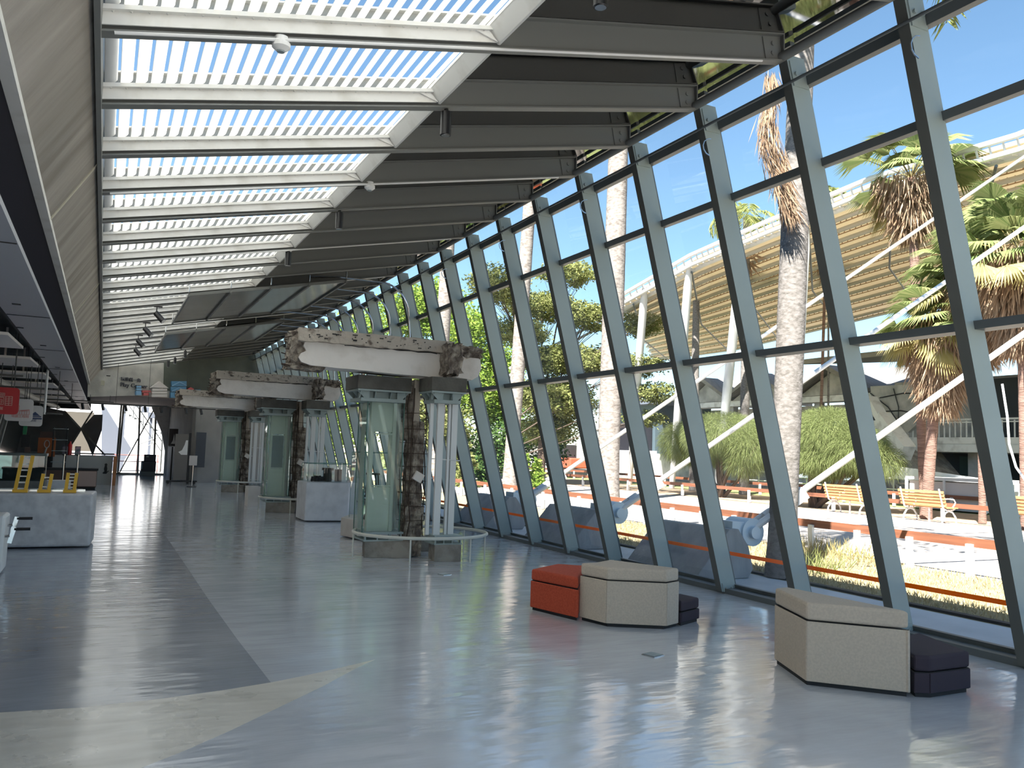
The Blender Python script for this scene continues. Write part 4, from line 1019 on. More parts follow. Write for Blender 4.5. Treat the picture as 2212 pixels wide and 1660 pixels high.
for (u, lb) in ((134, 'left of two chrome barrier posts by the low brown cabinet'), (164, 'right of two chrome barrier posts by the low brown cabinet')):
    p = aY(u, 1048, 27.6); e = empty('barrier_post', (p.x, 27.6, 0)); tag(e, lb, 'barrier post', 'chrome barrier posts by the reception')
    MB().cyl((0, 0, 0), (0, 0, .02), .12, 16).build('foot', M['chrome'], e); MB().cyl((0, 0, .02), (0, 0, 1.06), .022, 10).build('pole', M['chrome'], e, smooth=True); MB().cyl((0, 0, 1.04), (0, 0, 1.10), .035, 10).build('head', M['chrome'], e)
def desk_item(u0, v0, u1, v1, Y, nm, m, lb, cat_, th=.03):
    a = aY(u0, v1, Y); c = aY(u1, v0, Y); b = MB().box((0, 0, (c.z - a.z) / 2), (c.x - a.x, th, c.z - a.z)); o = b.build(nm, m, label=lb, cat=cat_); o.location = ((a.x + c.x) / 2, Y, a.z); return o
def framed(u0, v0, u1, v1, Y, m, lb):
    a = aY(u0, v1, Y); c = aY(u1, v0, Y); e = empty('framed_notice', ((a.x + c.x) / 2, Y, .99)); tag(e, lb, 'notice', 'framed notices standing on the reception desk'); W = c.x - a.x; H = c.z - .99
    MB().box((0, 0, H / 2), (W, .02, H)).build('frame', M['dull_black'], e); MB().box((0, -.012, H / 2), (W * .86, .006, H * .86)).build('print', m, e)
    MB().box((0, .05, .01), (W * .6, .12, .02)).build('foot', M['dull_black'], e)
framed(133, 964, 148, 984, 32.0, mat('purple_print', (.20, .17, .20), .5), 'grey-purple framed notice on the reception desk')
framed(161, 965, 175, 984, 32.0, mat('teal_print', (.12, .2, .2), .5, noise=(9, (.5, .35, .45), .45, .55)), 'patterned framed notice on the reception desk, right of the grey one')
o = MB().tube([(0, 0, 0), (0, 0, .34), (0, 0, .40), (0, 0, .46)], [.07, .07, .03, .03], 12).build('fire_extinguisher', mat('extinguisher_red', (.6, .03, .03), .3), label='small red extinguisher between the two desk notices', cat='fire extinguisher', smooth=True); o.location = (aY(150, 980, 32.1).x, 32.15, .99)
# orange panel with a pale figure, dark panel, green sign
e = empty('poster_stand', (aY(102, 950, 30.5).x, 30.5, .95)); tag(e, 'orange poster panel with a pale ring figure beside the shelving', 'poster')
MB().box((0, 0, .30), (.50, .03, .60)).build('board', M['orange'], e)
MB().tube([(.12 * math.cos(t) * .6, -.02, .40 + .12 * math.sin(t)) for t in np.linspace(0, 6.28, 16)], .014, 5).tube([(.0, -.02, .28), (-.05, -.02, .06)], .03, 6).build('figure', M['signwhite'], e)
MB().box((0, .0, .70), (.42, .04, .2)).build('header', M['brown'], e)
MB().box((0, .02, -.47), (.4, .03, .95)).build('stand', M['dull_black'], e)
desk_item(45, 940, 66, 966, 26.0, 'dark_display', M['dull_black'], 'black framed display left of the orange poster', 'display')
desk_item(45, 967, 66, 1068, 26.0, 'display_stand', M['brown'], 'brown stand under the black framed display', 'stand')
o = desk_item(49, 921, 59, 939, 26.0, 'exit_sign', M['light_green_sign'], 'small green exit sign above the black display', 'sign')
# shelving rack
e = empty('shelving_rack', (aY(127, 985, 30).x, 30, 0)); tag(e, 'dark open shelving rack standing behind the reception area', 'shelf')
for x in (-.19, .19):
    for y in (-.15, .15): MB().box((x, y, .95), (.03, .03, 1.9)).build('upright', M['dull_black'], e)
for z in (.3, .8, 1.15, 1.5, 1.85): MB().box((0, 0, z), (.42, .34, .02)).build('shelf', M['greyboard'], e)
# teal glass table case far left
e = empty('glass_display_case', (-1.75, 19.5, 0)); tag(e, 'teal-tinted glass display case standing behind the yellow ladders', 'display case')
MB().box((0, 0, .35), (1.5, .9, .70)).build('plinth', M['conc_dark'], e); MB().box((0, 0, .95), (1.45, .85, .50)).build('glass_hood', M['teal_glass'], e); MB().box((.1, 0, 1.22), (1.3, .6, .05)).build('top_plate', mat('dark_teal', (.03, .07, .08), .3), e)
MB().box((-.80, 20.4, .33), (.45, .5, .66)).build('grey_pedestal', M['plinth'], label='plain grey pedestal right of the teal glass case', cat='pedestal')
# bin at the end glazing
e = empty('waste_bin', (1.86, 40.2, 0)); tag(e, 'navy blue bin with a lid standing before the end glazing', 'bin')
MB().box((0, 0, .10), (.62, .45, .18)).build('base', M['greyboard'], e); MB().box((.02, 0, .42), (.60, .45, .46)).build('body', M['bin'], e, bevel=.02); MB().box((.06, 0, .79), (.48, .42, .30)).build('lid', M['bin'], e, bevel=.02)
MB().box((-.26, -.24, .45), (.06, .02, .30)).build('side_label', M['pin'], e); MB().box((-.05, -.22, .85), (.10, .01, .06)).build('sticker', M['greyboard'], e)
# end-wall panels
def wallpanel(u0, v0, u1, v1, Y, m, lb, nm='notice_board'): return desk_item(u0, v0, u1, v1, Y, nm, m, lb, 'panel', .05)
e = empty('poster_board', (aY(375, 935, 36).x, 36.0, .0)); tag(e, 'dark poster board with a white dress shape by the end wall', 'poster')
MB().box((0, 0, 1.72), (.34, .05, .70)).build('board', mat('maroon_board', (.05, .035, .035), .5), e); MB().extr([(-.08, 1.46), (.10, 1.46), (.06, 1.62), (.035, 1.86), (.02, 1.86), (-.01, 1.6)], lambda p: (p[0], -.035, p[1]), lambda p: (p[0], -.026, p[1])).build('dress_shape', M['white'], e)
MB().box((0, .0, 1.36), (.34, .08, .03)).build('ledge', M['white'], e); MB().box((0, .04, .68), (.05, .05, 1.36)).build('post', M['dull_black'], e)
e = empty('rolling_whiteboard', (aY(390, 1000, 33).x, 33.0, 0)); tag(e, 'wheeled board with a white curved poster by the end wall', 'board')
MB().box((0, 0, 1.45), (.46, .03, .80)).build('board', mat('board_grey', (.16, .15, .14), .5), e); MB().extr([(.0, 1.08), (.21, 1.08), (.21, 1.62), (.14, 1.62), (.10, 1.45), (.02, 1.25), (-.1, 1.18)], lambda p: (p[0], -.03, p[1]), lambda p: (p[0], -.016, p[1])).build('white_poster', M['white'], e)
MB().box((0, 0, .60), (.44, .03, .9)).build('lower_board', mat('board_grey2', (.15, .14, .135), .5), e)
b = MB(); b.bar((-.45, 0, .10), (.6, 0, .10), .3, .05); 
for x in (-.4, .5): b.cyl((x, -.14, .05), (x, -.10, .05), .05, 10); b.cyl((x, .14, .05), (x, .10, .05), .05, 10)
b.build('wheeled_base', M['dull_black'], e)
MB().box((.28, .0, .95), (.08, .06, 1.9)).build('mast', M['dull_black'], e)
e = empty('info_stand', (aY(417, 1000, 31).x, 31.0, 0)); tag(e, 'small white info box on a thin stand before the farthest column exhibit', 'stand')
MB().cyl((0, 0, 0), (0, 0, .02), .16, 14).build('foot', M['dull_black'], e); MB().cyl((0, 0, .02), (0, 0, .75), .02, 8).build('pole', M['chrome'], e); MB().box((0, 0, .92), (.26, .06, .34)).build('box', M['signwhite'], e)
wallpanel(420, 935, 446, 1010, 33.7, mat('dim_blue_board', (.07, .08, .10), .5), 'dark blue-grey board on the end wall behind the info stand')

exec_outdoor = True
# ------------------------------------------------------------------ outdoors: tape, anchors, cables
b = MB(); b.bar((7.05, 1.0, .45), (7.05, 39, .36), .004, .045); b.build('barrier_tape', M['tape'], label='orange barrier tape stretched along the foot of the glass wall', cat='tape')
cends = {0: (24, 3.73, 12.15), 1: (24, 8.25, 11.79), 2: (24, 13.44, 11.36)}
al = ['nearest', 'middle', 'farthest']
for k, y in enumerate((8.95, 12.25, 15.65)):
    e = empty('cable_anchor_block', (8.1, y, 0)); tag(e, '%s wedge-shaped grey concrete anchor block outside the glass wall' % al[k], 'anchor block', 'concrete cable anchor blocks')
    prof = [(-1.08, 0), (-.16, 0), (-.08, .12), (-.16, .42), (-.34, .66), (-.50, .66)]
    b = MB(); b.extr(prof, lambda p: (p[0], -.25, p[1]), lambda p: (p[0] - .1, 1.25, p[1])); b.build('wedge', M['block'], e, bevel=.01)
    a = V(8.1, y, .60); t = V(*cends[k]); d = (t - a).normalized()
    e2 = empty('stay_cable', tuple(a)); tag(e2, '%s white tubular stay rising from its anchor block to the canopy' % al[k], 'stay cable', 'white tubular stays of the canopy')
    MB().cyl((.0, -.16, 0), (.0, .26, 0), .19, 24).cyl((.0, -.22, 0), (.0, -.16, 0), .085, 16).bar((-.35, .05, .02), (.02, .05, 0), .36, .26).build('pin_drum', M['pin'], e2, smooth=True)
    s = d.cross(V(0, 0, 1)).normalized()
    b = MB()
    for q in (-1, 1): b.tube([d * .05 + s * .10 * q, d * .75 + s * .10 * q], .05, 10)
    b.bar(d * .65, d * 1.0, .32, .17); b.build('clevis', M['white_out'], e2, smooth=False)
    MB().cyl(d * .35, d * .62, .075, 10).build('turnbuckle', M['white_out'], e2, smooth=True)
    MB().tube([d * 1.0, t - a], .045, 12).build('stay_tube', M['white_out'], e2, smooth=True)
# a farther pair of thin stays
for k, (p, q, lb) in enumerate(((aX(1100, 797, 20), aX(1400, 640, 27), 'upper of two thin white stays crossing the light tree'), (aX(1100, 812, 20), aX(1400, 652, 27), 'lower of two thin white stays crossing the light tree'))):
    o = MB().tube([V(0, 0, 0), q - p], .075, 8).build('thin_stay', M['white_out'], label=lb, cat='stay cable', smooth=True); o.location = p

# ------------------------------------------------------------------ fences, benches
def fence(X, z, y0, y1, step, label, skip=None):
    e = empty('timber_rail_fence', (X, y0, 0)); tag(e, label, 'fence')
    L = y1 - y0
    MB().box((.03, L / 2, z), (.05, L, .13)).build('rail', M['wood_rail'], e)
    p0 = None; n = int(L / step)
    for k in range(n + 1):
        if p0 is None: p0 = MB().box((-.02, 0, (z - .02) / 2), (.05, .10, z - .02)).box((.03, 0, (z - .25) / 2), (.08, .03, z - .25)).build('post', M['white_out'], e); o = p0
        else: o = p0.copy(); col.objects.link(o); o.parent = e
        o.location = (0, k * step + .0, 0)
    return e
fence(11.4, .50, -2.1, 39, 1.0, 'timber rail fence with white posts along the near edge of the path')
fence(21.9, .47, 2.0, 50, 2.0, 'timber rail fence with white posts along the far edge of the path')
fence(27.3, .5, 10, 60, 2.4, 'farthest timber rail fence beyond the shrubs')
def bench(loc, label):
    e = empty('park_bench', loc, math.pi / 2); tag(e, label, 'bench', 'slatted benches beside the path')
    # local: x along bench (world y), y depth
    for k in range(4): MB().box((0, -.20 + .11 * k, .43), (1.45, .085, .03)).build('seat_slat', M['bench_wood'], e)
    for k in range(5): MB().box((0, .26 + .03 * k, .52 + .085 * k), (1.45, .03, .07)).build('back_slat', M['bench_wood'], e)
    for s in (-1, 1):
        x = s * .62
        b = MB(); b.tube([(x, -.30 + .0, 0), (x, -.27, .16), (x, -.15, .30), (x, .0, .34), (x, .15, .30), (x, .27, .16), (x, .30, 0)], .025, 6)
        b.tube([(x, -.24, .40), (x, -.1, .36), (x, .1, .36), (x, .25, .42), (x, .42, .95)], .025, 6)
        b.tube([(x, .30, .66), (x, .05, .68), (x, -.2, .66), (x, -.27, .58), (x, -.22, .50), (x, -.15, .44)], .02, 6)
        b.build('end_frame', M['bench_iron'], e, smooth=True)
    MB().tube([(0, 0, .0), (0, 0, .42)], .03, 6).build('middle_leg', M['bench_iron'], e)
    return e
bench((21.3, 16.0, 0), 'slatted orange timber bench beside the path, in front of the fan palm trunk')
bench((21.3, 18.8, 0), 'slatted orange timber bench partly hidden behind a mullion, left of the other bench')
bench((21.3, 13.2, 0), 'slatted orange timber bench cut off by the right edge of the view')

# ------------------------------------------------------------------ canopy
cv = empty('canopy', (24, 30, 11)); tag(cv, 'large tan membrane canopy with grey purlins carried over the ruin', 'canopy')
near = [(-5, 11.6), (5, 12.0), (14.8, 11.3), (20, 11.5), (25.3, 11.15), (30, 10.75), (36.5, 9.6)]
far = [(2, 13.2), (16, 12.6), (27.8, 12.1), (35.2, 11.5), (43.7, 10.9), (51, 10.4), (62, 10.4)]
def surf(s, t):  # s along, t across 0..1
    k = s * 6; i = min(int(k), 5); f = k - i
    a = V(24, near[i][0] * (1 - f) + near[i + 1][0] * f, near[i][1] * (1 - f) + near[i + 1][1] * f)
    c = V(45, far[i][0] * (1 - f) + far[i + 1][0] * f, far[i][1] * (1 - f) + far[i + 1][1] * f)
    p = a.lerp(c, t); p.z += .6 * math.sin(math.pi * t); return p - V(24, 30, 11)
b = MB(); NS, NT = 36, 14
for q, dz in ((0, 0), (1, .12)):
    for i in range(NS + 1):
        for j in range(NT + 1): p = surf(i / NS, j / NT); b.v.append((p.x, p.y, p.z + dz))
o2 = (NS + 1) * (NT + 1)
for i in range(NS):
    for j in range(NT):
        a = i * (NT + 1) + j; b.f.append((a, a + 1, a + NT + 2, a + NT + 1)); b.f.append((o2 + a, o2 + a + NT + 1, o2 + a + NT + 2, o2 + a + 1)); b.mi += [0, 0]
b.build('membrane', M['canopy'], cv, smooth=True)
for j in range(1, 13):
    t = j / 13
    b = MB(); pts = [surf(i / 24, t) - V(0, 0, .28) for i in range(25)]; b.tube(pts, .10, 6); b.build('purlin', M['rib'], cv, smooth=True)
    b = MB()
    for i in range(0, 121):
        p = surf(i / 120, t + .022); b.bar(p - V(0, 0, .05), p - V(0, 0, .30), .035, .035)
    pts = [surf(i / 24, t + .022) - V(0, 0, .32) for i in range(25)]; b.tube(pts, .028, 5); b.build('ladder_truss', M['rust_truss'], cv)
for s in np.linspace(.12, .96, 8):
    MB().tube([surf(s, 0) - V(0, 0, .5), surf(min(1, s + .03), .5) - V(0, 0, .75), surf(s, 1) - V(0, 0, .4)], .05, 6).build('cross_cable', M['bolt'], cv)
b = MB()
for dz, dx in ((.15, -.3), (-.25, -.15), (-.2, .5)): b.tube([surf(i / 24, 0) + V(dx, 0, dz) for i in range(25)], .10, 8)
for i in range(73):
    p = surf(i / 72, 0); b.bar(p + V(-.3, 0, .15), p + V(-.15, 0, -.25), .05, .05); b.bar(p + V(-.15, 0, -.25), p + V(.5, 0, -.2), .05, .05)
b.build('edge_truss', M['white_out'], cv)
MB().tube([surf(i / 24, 1) for i in range(25)], .12, 8).build('rear_edge_tube', M['white_out'], cv)
for s in np.linspace(.35, .95, 6):
    p = surf(s, 1) - V(0, 0, .45); MB().box(p, (.5, .3, .3)).build('floodlight', M['greyboard'], cv)
masts = [((1393, 618), (1372, 890), 'leftmost white tapered mast under the canopy edge'), ((1489, 578), (1465, 880), 'white tapered mast second from the left under the canopy edge'), ((1603, 540), (1565, 900), 'white tapered mast left of the nearest palm trunk'), ((1741, 485), (1719, 890), 'white tapered mast just right of the nearest palm trunk')]
for (tp, bt, lb) in masts:
    a = aX(*tp, 24); c = aX(*bt, 25.5); d = (c - a); c2 = a + d * (a.z / (a.z - c.z)); r = .17
    L = c2 - a
    o = MB().tube([V(0, 0, 0), -L * .45, -L * .92, -L], [.14, .21, .2, .12], 14).build('canopy_mast', M['white_out'], smooth=True, label=lb, cat='mast', group='white tapered masts of the canopy'); o.location = c2

# ------------------------------------------------------------------ palms
def leafquads(cs, dirs, L, Wd, droop=.0):
    """quads centred: cs start points, dirs unit, L length, Wd width -> kite leaves"""
    up = rng.normal(size=cs.shape); s = np.cross(dirs, up); s /= np.linalg.norm(s, axis=1)[:, None] + 1e-9
    L = np.broadcast_to(np.asarray(L, float), (len(cs),))[:, None]
    a = cs; m = cs + dirs * L * .45; e = cs + dirs * L
    if droop: e = e - np.array([0, 0, 1]) * L * droop
    v = np.stack([a, m + s * Wd, e, m - s * Wd], 1); return v.reshape(-1, 3)
def frond(base, az, el, L, leaflet, n=46, curve=1.0, dens=1):
    """arching pinnate frond -> rachis points and leaflet quads"""
    pts = []; p = np.array(base, float); e = el
    st = L / 14
    for k in range(15):
        pts.append(p.copy()); p = p + st * np.array([math.cos(az) * math.cos(e), math.sin(az) * math.cos(e), math.sin(e)]); e -= curve * .12 * (1 + k * .06)
    pts = np.array(pts); ts = np.linspace(.12, .99, n) * 14; idx = np.minimum(ts.astype(int), 13); fr = (ts - idx)[:, None]
    c = pts[idx] * (1 - fr) + pts[idx + 1] * fr; t = pts[idx + 1] - pts[idx]; t /= np.linalg.norm(t, axis=1)[:, None]
    side = np.cross(t, [0, 0, 1.0]); side /= np.linalg.norm(side, axis=1)[:, None] + 1e-9
    out = []
    for s in (-1, 1):
        d = side * s + t * .7 + rng.normal(size=c.shape) * .14 - np.array([0, 0, .35]); d /= np.linalg.norm(d, axis=1)[:, None]
        ll = leaflet * np.sin(np.linspace(.5, 2.9, n)) ** .6
        out.append(leafquads(c, d, ll, .022 + .012 * leaflet, .25))
    return pts, np.concatenate(out)
def royal_palm(base, top, r, label, m, crown=True, bulge=0, fr=13, FL=3.4, leafm=None, dead=False, nm='royal_palm'):
    base = Vector(base); top = Vector(top); e = empty(nm, base); tag(e, label, 'palm tree')
    T = top - base; n = 40; pts = []; rs = []
    for k in range(n + 1):
        t = k / n; pts.append(T * t); rs.append(r * (1.0 + .22 * math.exp(-t * 25) + bulge * math.exp(-((t - .45) / .28) ** 2) - .12 * t + .012 * (k % 2)))
    MB().tube(pts, rs, 20).build('trunk', m, e, smooth=True)
    if crown:
        MB().tube([T, T + V(0, 0, .9), T + V(0, 0, 1.6)], [r * .8, r * .75, r * .35], 12).build('crownshaft', M['leaf_mid'], e, smooth=True)
        q = []; rb = MB()
        for k in range(fr):
            az = 2 * math.pi * k / fr + random.uniform(-.2, .2); el = random.uniform(.1, 1.2)
            p, l = frond(T + V(0, 0, 1.5), az, el, FL * random.uniform(.85, 1.1), .75, 60, 1.0); q.append(l); rb.tube([tuple(x) for x in p[::2]], [.04, .035, .03, .028, .024, .02, .014, .008], 5)
        np_mesh('fronds', np.concatenate(q), 4, leafm or M['leaf_palm'], e); rb.build('frond_stalks', M['leaf_mid'], e)
    return e
def P3(u, v, Y): return aY(u, v, Y)
b0 = V(8.48, 8.66, 0)
p1 = royal_palm(b0, (8.92, 8.66, 9.6), .185, 'nearest grey palm trunk just outside the glass wall, between the two seat groups', M['trunk'], bulge=.10, fr=18, FL=4.6)
royal_palm((15.25, 23.5, 0), (15.42, 23.5, 16), .36, 'thick mottled palm trunk standing beyond the path, left of the canopy', M['trunk_white'], bulge=.06, FL=4)
royal_palm((13.55, 27.5, 0), (14.15, 27.5, 14), .26, 'pale palm trunk rising through the light green trees', M['trunk_white'], bulge=.05, FL=4)
royal_palm((12.7, 33.0, 0), (13.0, 33.0, 15), .30, 'distant pale palm trunk just right of the nearest column exhibit', M['trunk_white'], bulge=.05, FL=4)
# sheath of hanging dead frond on the nearest trunk
N = 1500
ctrl = [(1664, 150, 14), (1668, 200, 16), (1660, 250, 24), (1660, 300, 30), (1672, 345, 28), (1685, 385, 24), (1695, 420, 18), (1704, 455, 10)]
cp = np.array([tuple(aY(u, v, 8.38)) for u, v, w_ in ctrl]); cw = np.array([w_ * 11.0 / FPX for u, v, w_ in ctrl])
ts = rng.random(N) * (len(ctrl) - 1.01); ii = ts.astype(int); ff = (ts - ii)[:, None]
cs = cp[ii] * (1 - ff) + cp[ii + 1] * ff; ww = cw[ii]
cs = cs + np.stack([rng.uniform(-1, 1, N) * ww, rng.normal(size=N) * .04, np.zeros(N)], 1)
ds = cp[ii + 1] - cp[ii]; ds = ds + rng.normal(size=(N, 3)) * .05; ds /= np.linalg.norm(ds, axis=1)[:, None]
o = np_mesh('dead_frond', leafquads(cs, ds, .15 + .30 * rng.random(N), .007), 4, M['leaf_dead'], label='brown dead frond hanging down the nearest palm trunk', cat='dead frond')

def fan_leaf(c, d, R, n=16, spread=2.2, droop=.35):
    """fan of narrow kite segments in the plane of d"""
    d = np.array(d, float); d /= np.linalg.norm(d); s = np.cross(d, [0, 0, 1.0]); s /= np.linalg.norm(s) + 1e-9; s = s + rng.normal(size=3) * .25; s /= np.linalg.norm(s)
    a = np.linspace(-spread / 2 * 1.2, spread / 2 * 1.2, n); dirs = np.cos(a)[:, None] * d + np.sin(a)[:, None] * s
    nrm_ = np.cross(d, s); w_ = R * .042
    tan = -np.sin(a)[:, None] * d + np.cos(a)[:, None] * s
    c = np.array(c, float); m = c + dirs * R * .62; e = c + dirs * R * (1 + .0 * a[:, None]) - np.array([0, 0, 1]) * R * droop * (.6 + .4 * rng.random((n, 1)))
    v = np.stack([np.repeat(c[None], n, 0), m + tan * w_, e, m - tan * w_], 1); return v.reshape(-1, 3)
def fan_palm(base, top, r, label, R=1.1, nleaf=34, skirt=2.6, yellow=8, green=None, skn=2600, spread_r=1.2):
    base = Vector(base); top = Vector(top); e = empty('fan_palm', base); tag(e, label, 'palm tree'); T = top - base
    MB().tube([T * (k / 20) for k in range(21)], [r * (1.25 if k == 0 else 1.05 + .05 * (k % 2)) for k in range(21)], 12).build('trunk', M['trunk_brown'], e, smooth=True)
    g = []; y = []; st = MB(); Tn = np.array(T)
    for k in range(nleaf + yellow):
        az = random.uniform(0, 6.283); el = random.uniform(-.15, 1.35) if k < nleaf else random.uniform(-.8, -.2)
        d = np.array([math.cos(az) * math.cos(el), math.sin(az) * math.cos(el), math.sin(el)]); c = Tn + d * R * spread_r * random.uniform(.45, 1.1)
        st.tube([tuple(Tn), tuple(c)], .012, 4)
        (g if k < nleaf else y).append(fan_leaf(c - d * .1, d + np.array([0, 0, -.25]), R * random.uniform(.6, .9), 26))
    np_mesh('fan_leaves', np.concatenate(g), 4, green or M['leaf_fan'], e)
    if y: np_mesh('yellow_leaves', np.concatenate(y), 4, M['leaf_yellow'], e)
    st.build('leaf_stalks', M['leaf_yellow'], e)
    if skirt:
        t = rng.random(skn); az = rng.random(skn) * 6.283; rad = r + R * (.75 * (1 - t) ** .8 + .12) * rng.random(skn) ** .5
        cs = np.stack([np.cos(az) * rad, np.sin(az) * rad, -skirt * t * .9 + .1], 1) + Tn; ds = np.stack([np.cos(az) * .25, np.sin(az) * .25, -np.ones(skn)], 1) + rng.normal(size=(skn, 3)) * .18
        ds /= np.linalg.norm(ds, axis=1)[:, None]; np_mesh('dead_skirt', leafquads(cs, ds, .3 + .6 * rng.random(skn), .02 * R), 4, M['leaf_dead'], e)
    return e
# fan palms between the path and the canopy
t = aX(1968, 385, 23.3); bq = aX(1998, 1112, 23.3); fan_palm((23.3, bq.y, 0), tuple(t), .13, 'tall fan palm with brown skirt rising in front of the canopy', 1.25, 34, 2.0, 8)
t = aX(2030, 700, 22.4); bq = aX(2000, 1120, 22.4); fan_palm((22.4, bq.y, 0), tuple(t), .15, 'fan palm with hanging dead skirt in front of the balcony', 1.1, 38, 2.7, 10, skn=5200)
t = aX(2115, 600, 22.7); fan_palm((22.7, t.y, 0), tuple(t), .09, 'light green fan palm crown right of the tall fan palm', 1.2, 44, 2.6, 8, skn=5000)
t = aX(2205, 545, 21.9); fan_palm((21.9, t.y, 0), tuple(t), .11, 'fan palm at the right edge of the view', 1.3, 44, 2.8, 8, skn=5000)
t = aX(1785, 520, 33); fan_palm((t.x - .2, t.y + .3, 0), tuple(t), .07, 'small dark green palm tuft before the canopy, left of the tall fan palm', .9, 20, 2.0, 2, green=M['leaf_dark'], skn=600)
# small pinnate palms behind the canopy
def small_palm(top, label, Rr=.24, FL=2.6, lm=None, crown=True):
    e = empty('feather_palm', (top.x, top.y, 0)); tag(e, label, 'palm tree'); T = V(0, 0, top.z)
    MB().tube([V(0, 0, 0), T * .5, T], [Rr, Rr * .85, Rr * .7], 10).build('trunk', M['trunk'], e, smooth=True)
    if not crown: return e
    q = []
    for k in range(14):
        p, l = frond(T, 2 * math.pi * k / 14 + random.uniform(-.2, .2), random.uniform(.0, 1.2), FL * random.uniform(.8, 1.1), .7, 44, 1.2); q.append(l)
    np_mesh('fronds', np.concatenate(q), 4, lm or M['leaf_palm'], e); return e
small_palm(aX(1612, 470, 30), 'feathery palm crown showing above the canopy edge left of the nearest trunk', FL=3.0)
small_palm(aX(1790, 425, 34), 'small palm tuft peeking over the canopy edge', FL=1.4, Rr=.06)
e = small_palm(aX(1504, 650, 26), 'bare dead palm trunk with no crown standing under the canopy', crown=False)
e = small_palm(aX(1612, 560, 26.5), 'dead palm trunk with a broken brown top under the canopy', crown=False)
np_mesh('dead_tuft', leafquads(np.array([[0, 0, aX(1612, 560, 26.5).z]]).repeat(60, 0) + rng.normal(size=(60, 3)) * .15, (lambda a: a / np.linalg.norm(a, axis=1)[:, None])(rng.normal(size=(60, 3)) - np.array([0, 0, .8])), .9, .05), 4, M['leaf_dead'], e)

# ------------------------------------------------------------------ trees and shrubs
def tree(base, blobs, label, m, n=9000, leaf=.13, trunk=.2, nm='tree', cat_='tree', limbs=True):
    """blobs: (dx,dy,z,rx,ry,rz) lobes of the crown relative to base"""
    base = Vector(base); e = empty(nm, base); tag(e, label, cat_)
    vol = np.array([bb[3] * bb[4] * bb[5] for bb in blobs]) ** .8; cnt = (n * vol / vol.sum()).astype(int); allv = []
    b = MB()
    for bb, c in zip(blobs, cnt):
        nc = max(6, c // 28); u = rng.normal(size=(nc, 3)); u /= np.linalg.norm(u, axis=1)[:, None]; u *= (rng.random((nc, 1)) ** .45)
        cen = u * np.array(bb[3:6]) + np.array(bb[0:3]); k = rng.integers(0, nc, c); s = min(bb[3:6]) * .24
        ps = cen[k] + rng.normal(size=(c, 3)) * np.array([s, s, s * .45]); d = rng.normal(size=(c, 3)); d[:, 2] *= .5; d /= np.linalg.norm(d, axis=1)[:, None]
        allv.append(leafquads(ps, d, leaf * (1.2 + rng.random(c)), leaf * .42))
        if limbs and trunk: b.tube([V(0, 0, bb[2] * .35), V(bb[0] * .5, bb[1] * .5, bb[2] * .7), V(bb[0], bb[1], bb[2])], [trunk * .3, trunk * .2, trunk * .08], 6)
        if limbs and trunk:
            for q in cen[:14]: b.tube([V(bb[0] * .6, bb[1] * .6, bb[2] * .78), V(*q)], [trunk * .10, trunk * .03], 4)
    np_mesh('foliage', np.concatenate(allv), 4, m, e)
    if trunk:
        mz = min(bb[2] for bb in blobs); b.tube([V(0, 0, 0), V(.05, 0, mz * .5), V(0, 0, mz * .95)], [trunk * 1.2, trunk, trunk * .6], 10); b.build('trunk', M['bark'], e, smooth=True)
    return e
def blobs_at(Y, lst, base):
    out = []
    for (u, v, ru, rv) in lst:
        p = aY(u, v, Y); dep = .894 * Y + .44 * p.x; out.append((p.x - base[0], random.uniform(-.8, .8), p.z, ru * dep / FPX, ru * dep / FPX, rv * dep / FPX))
    return out
bs = (20.5, 38.0)
tree((20.5, 38, 0), blobs_at(38, [(1230, 590, 70, 26), (1180, 660, 90, 30), (1260, 690, 60, 30), (1120, 720, 60, 30), (1200, 780, 90, 36), (1160, 860, 80, 40), (1230, 870, 70, 50), (1190, 930, 60, 35), (1290, 780, 50, 30), (1060, 620, 60, 40)], bs), 'wide layered light olive-green tree beyond the path, left of the canopy', M['leaf_mid'], 60000, .105, .22)
tree((17.8, 36, 0), blobs_at(36, [(1400, 700, 50, 30), (1385, 790, 60, 25), (1410, 850, 55, 22), (1400, 905, 45, 18)], (17.8, 36)), 'airy olive tree overlapping the left end of the canopy', M['leaf_mid'], 14000, .09, .12)
tree((17.5, 46, 0), blobs_at(46, [(1010, 720, 60, 60), (1060, 800, 60, 70), (1000, 850, 70, 60), (1080, 880, 60, 50)], (17.5, 46)), 'bright green tree between the pale palm trunks', M['leaf_light'], 20000, .14, .2)
tree((14.2, 50, 0), blobs_at(50, [(880, 680, 70, 60), (940, 660, 60, 60), (900, 780, 70, 60)], (14.2, 50)), 'bright green tree above the nearest column exhibit', M['leaf_light'], 17000, .14, .2)
tree((12.0, 55, 0), blobs_at(55, [(790, 720, 70, 60), (760, 800, 70, 60), (830, 860, 60, 70), (740, 900, 70, 70)], (12, 55)), 'bright green tree behind the middle column exhibit', M['leaf_light'], 20000, .14, .2)
tree((14.8, 44, 0), blobs_at(44, [(900, 900, 50, 90), (960, 930, 50, 70), (860, 960, 40, 60)], (14.8, 44)), 'darker green tree behind the glass case of the nearest column', M['leaf_mid'], 7000, .15, .25)
tree((10.5, 62, 0), blobs_at(62, [(680, 780, 70, 60), (650, 880, 60, 70), (700, 950, 60, 50), (600, 850, 60, 70)], (10.5, 62)), 'far bright green tree at the end of the glass wall', M['leaf_light'], 7000, .2, .3)
tree((19.0, 44, 0), blobs_at(44, [(1100, 960, 70, 60), (1040, 980, 60, 60), (1180, 960, 40, 50)], (19, 44)), 'dark green tree mass low between the palm trunks', M['leaf_dark'], 7000, .15, .2)
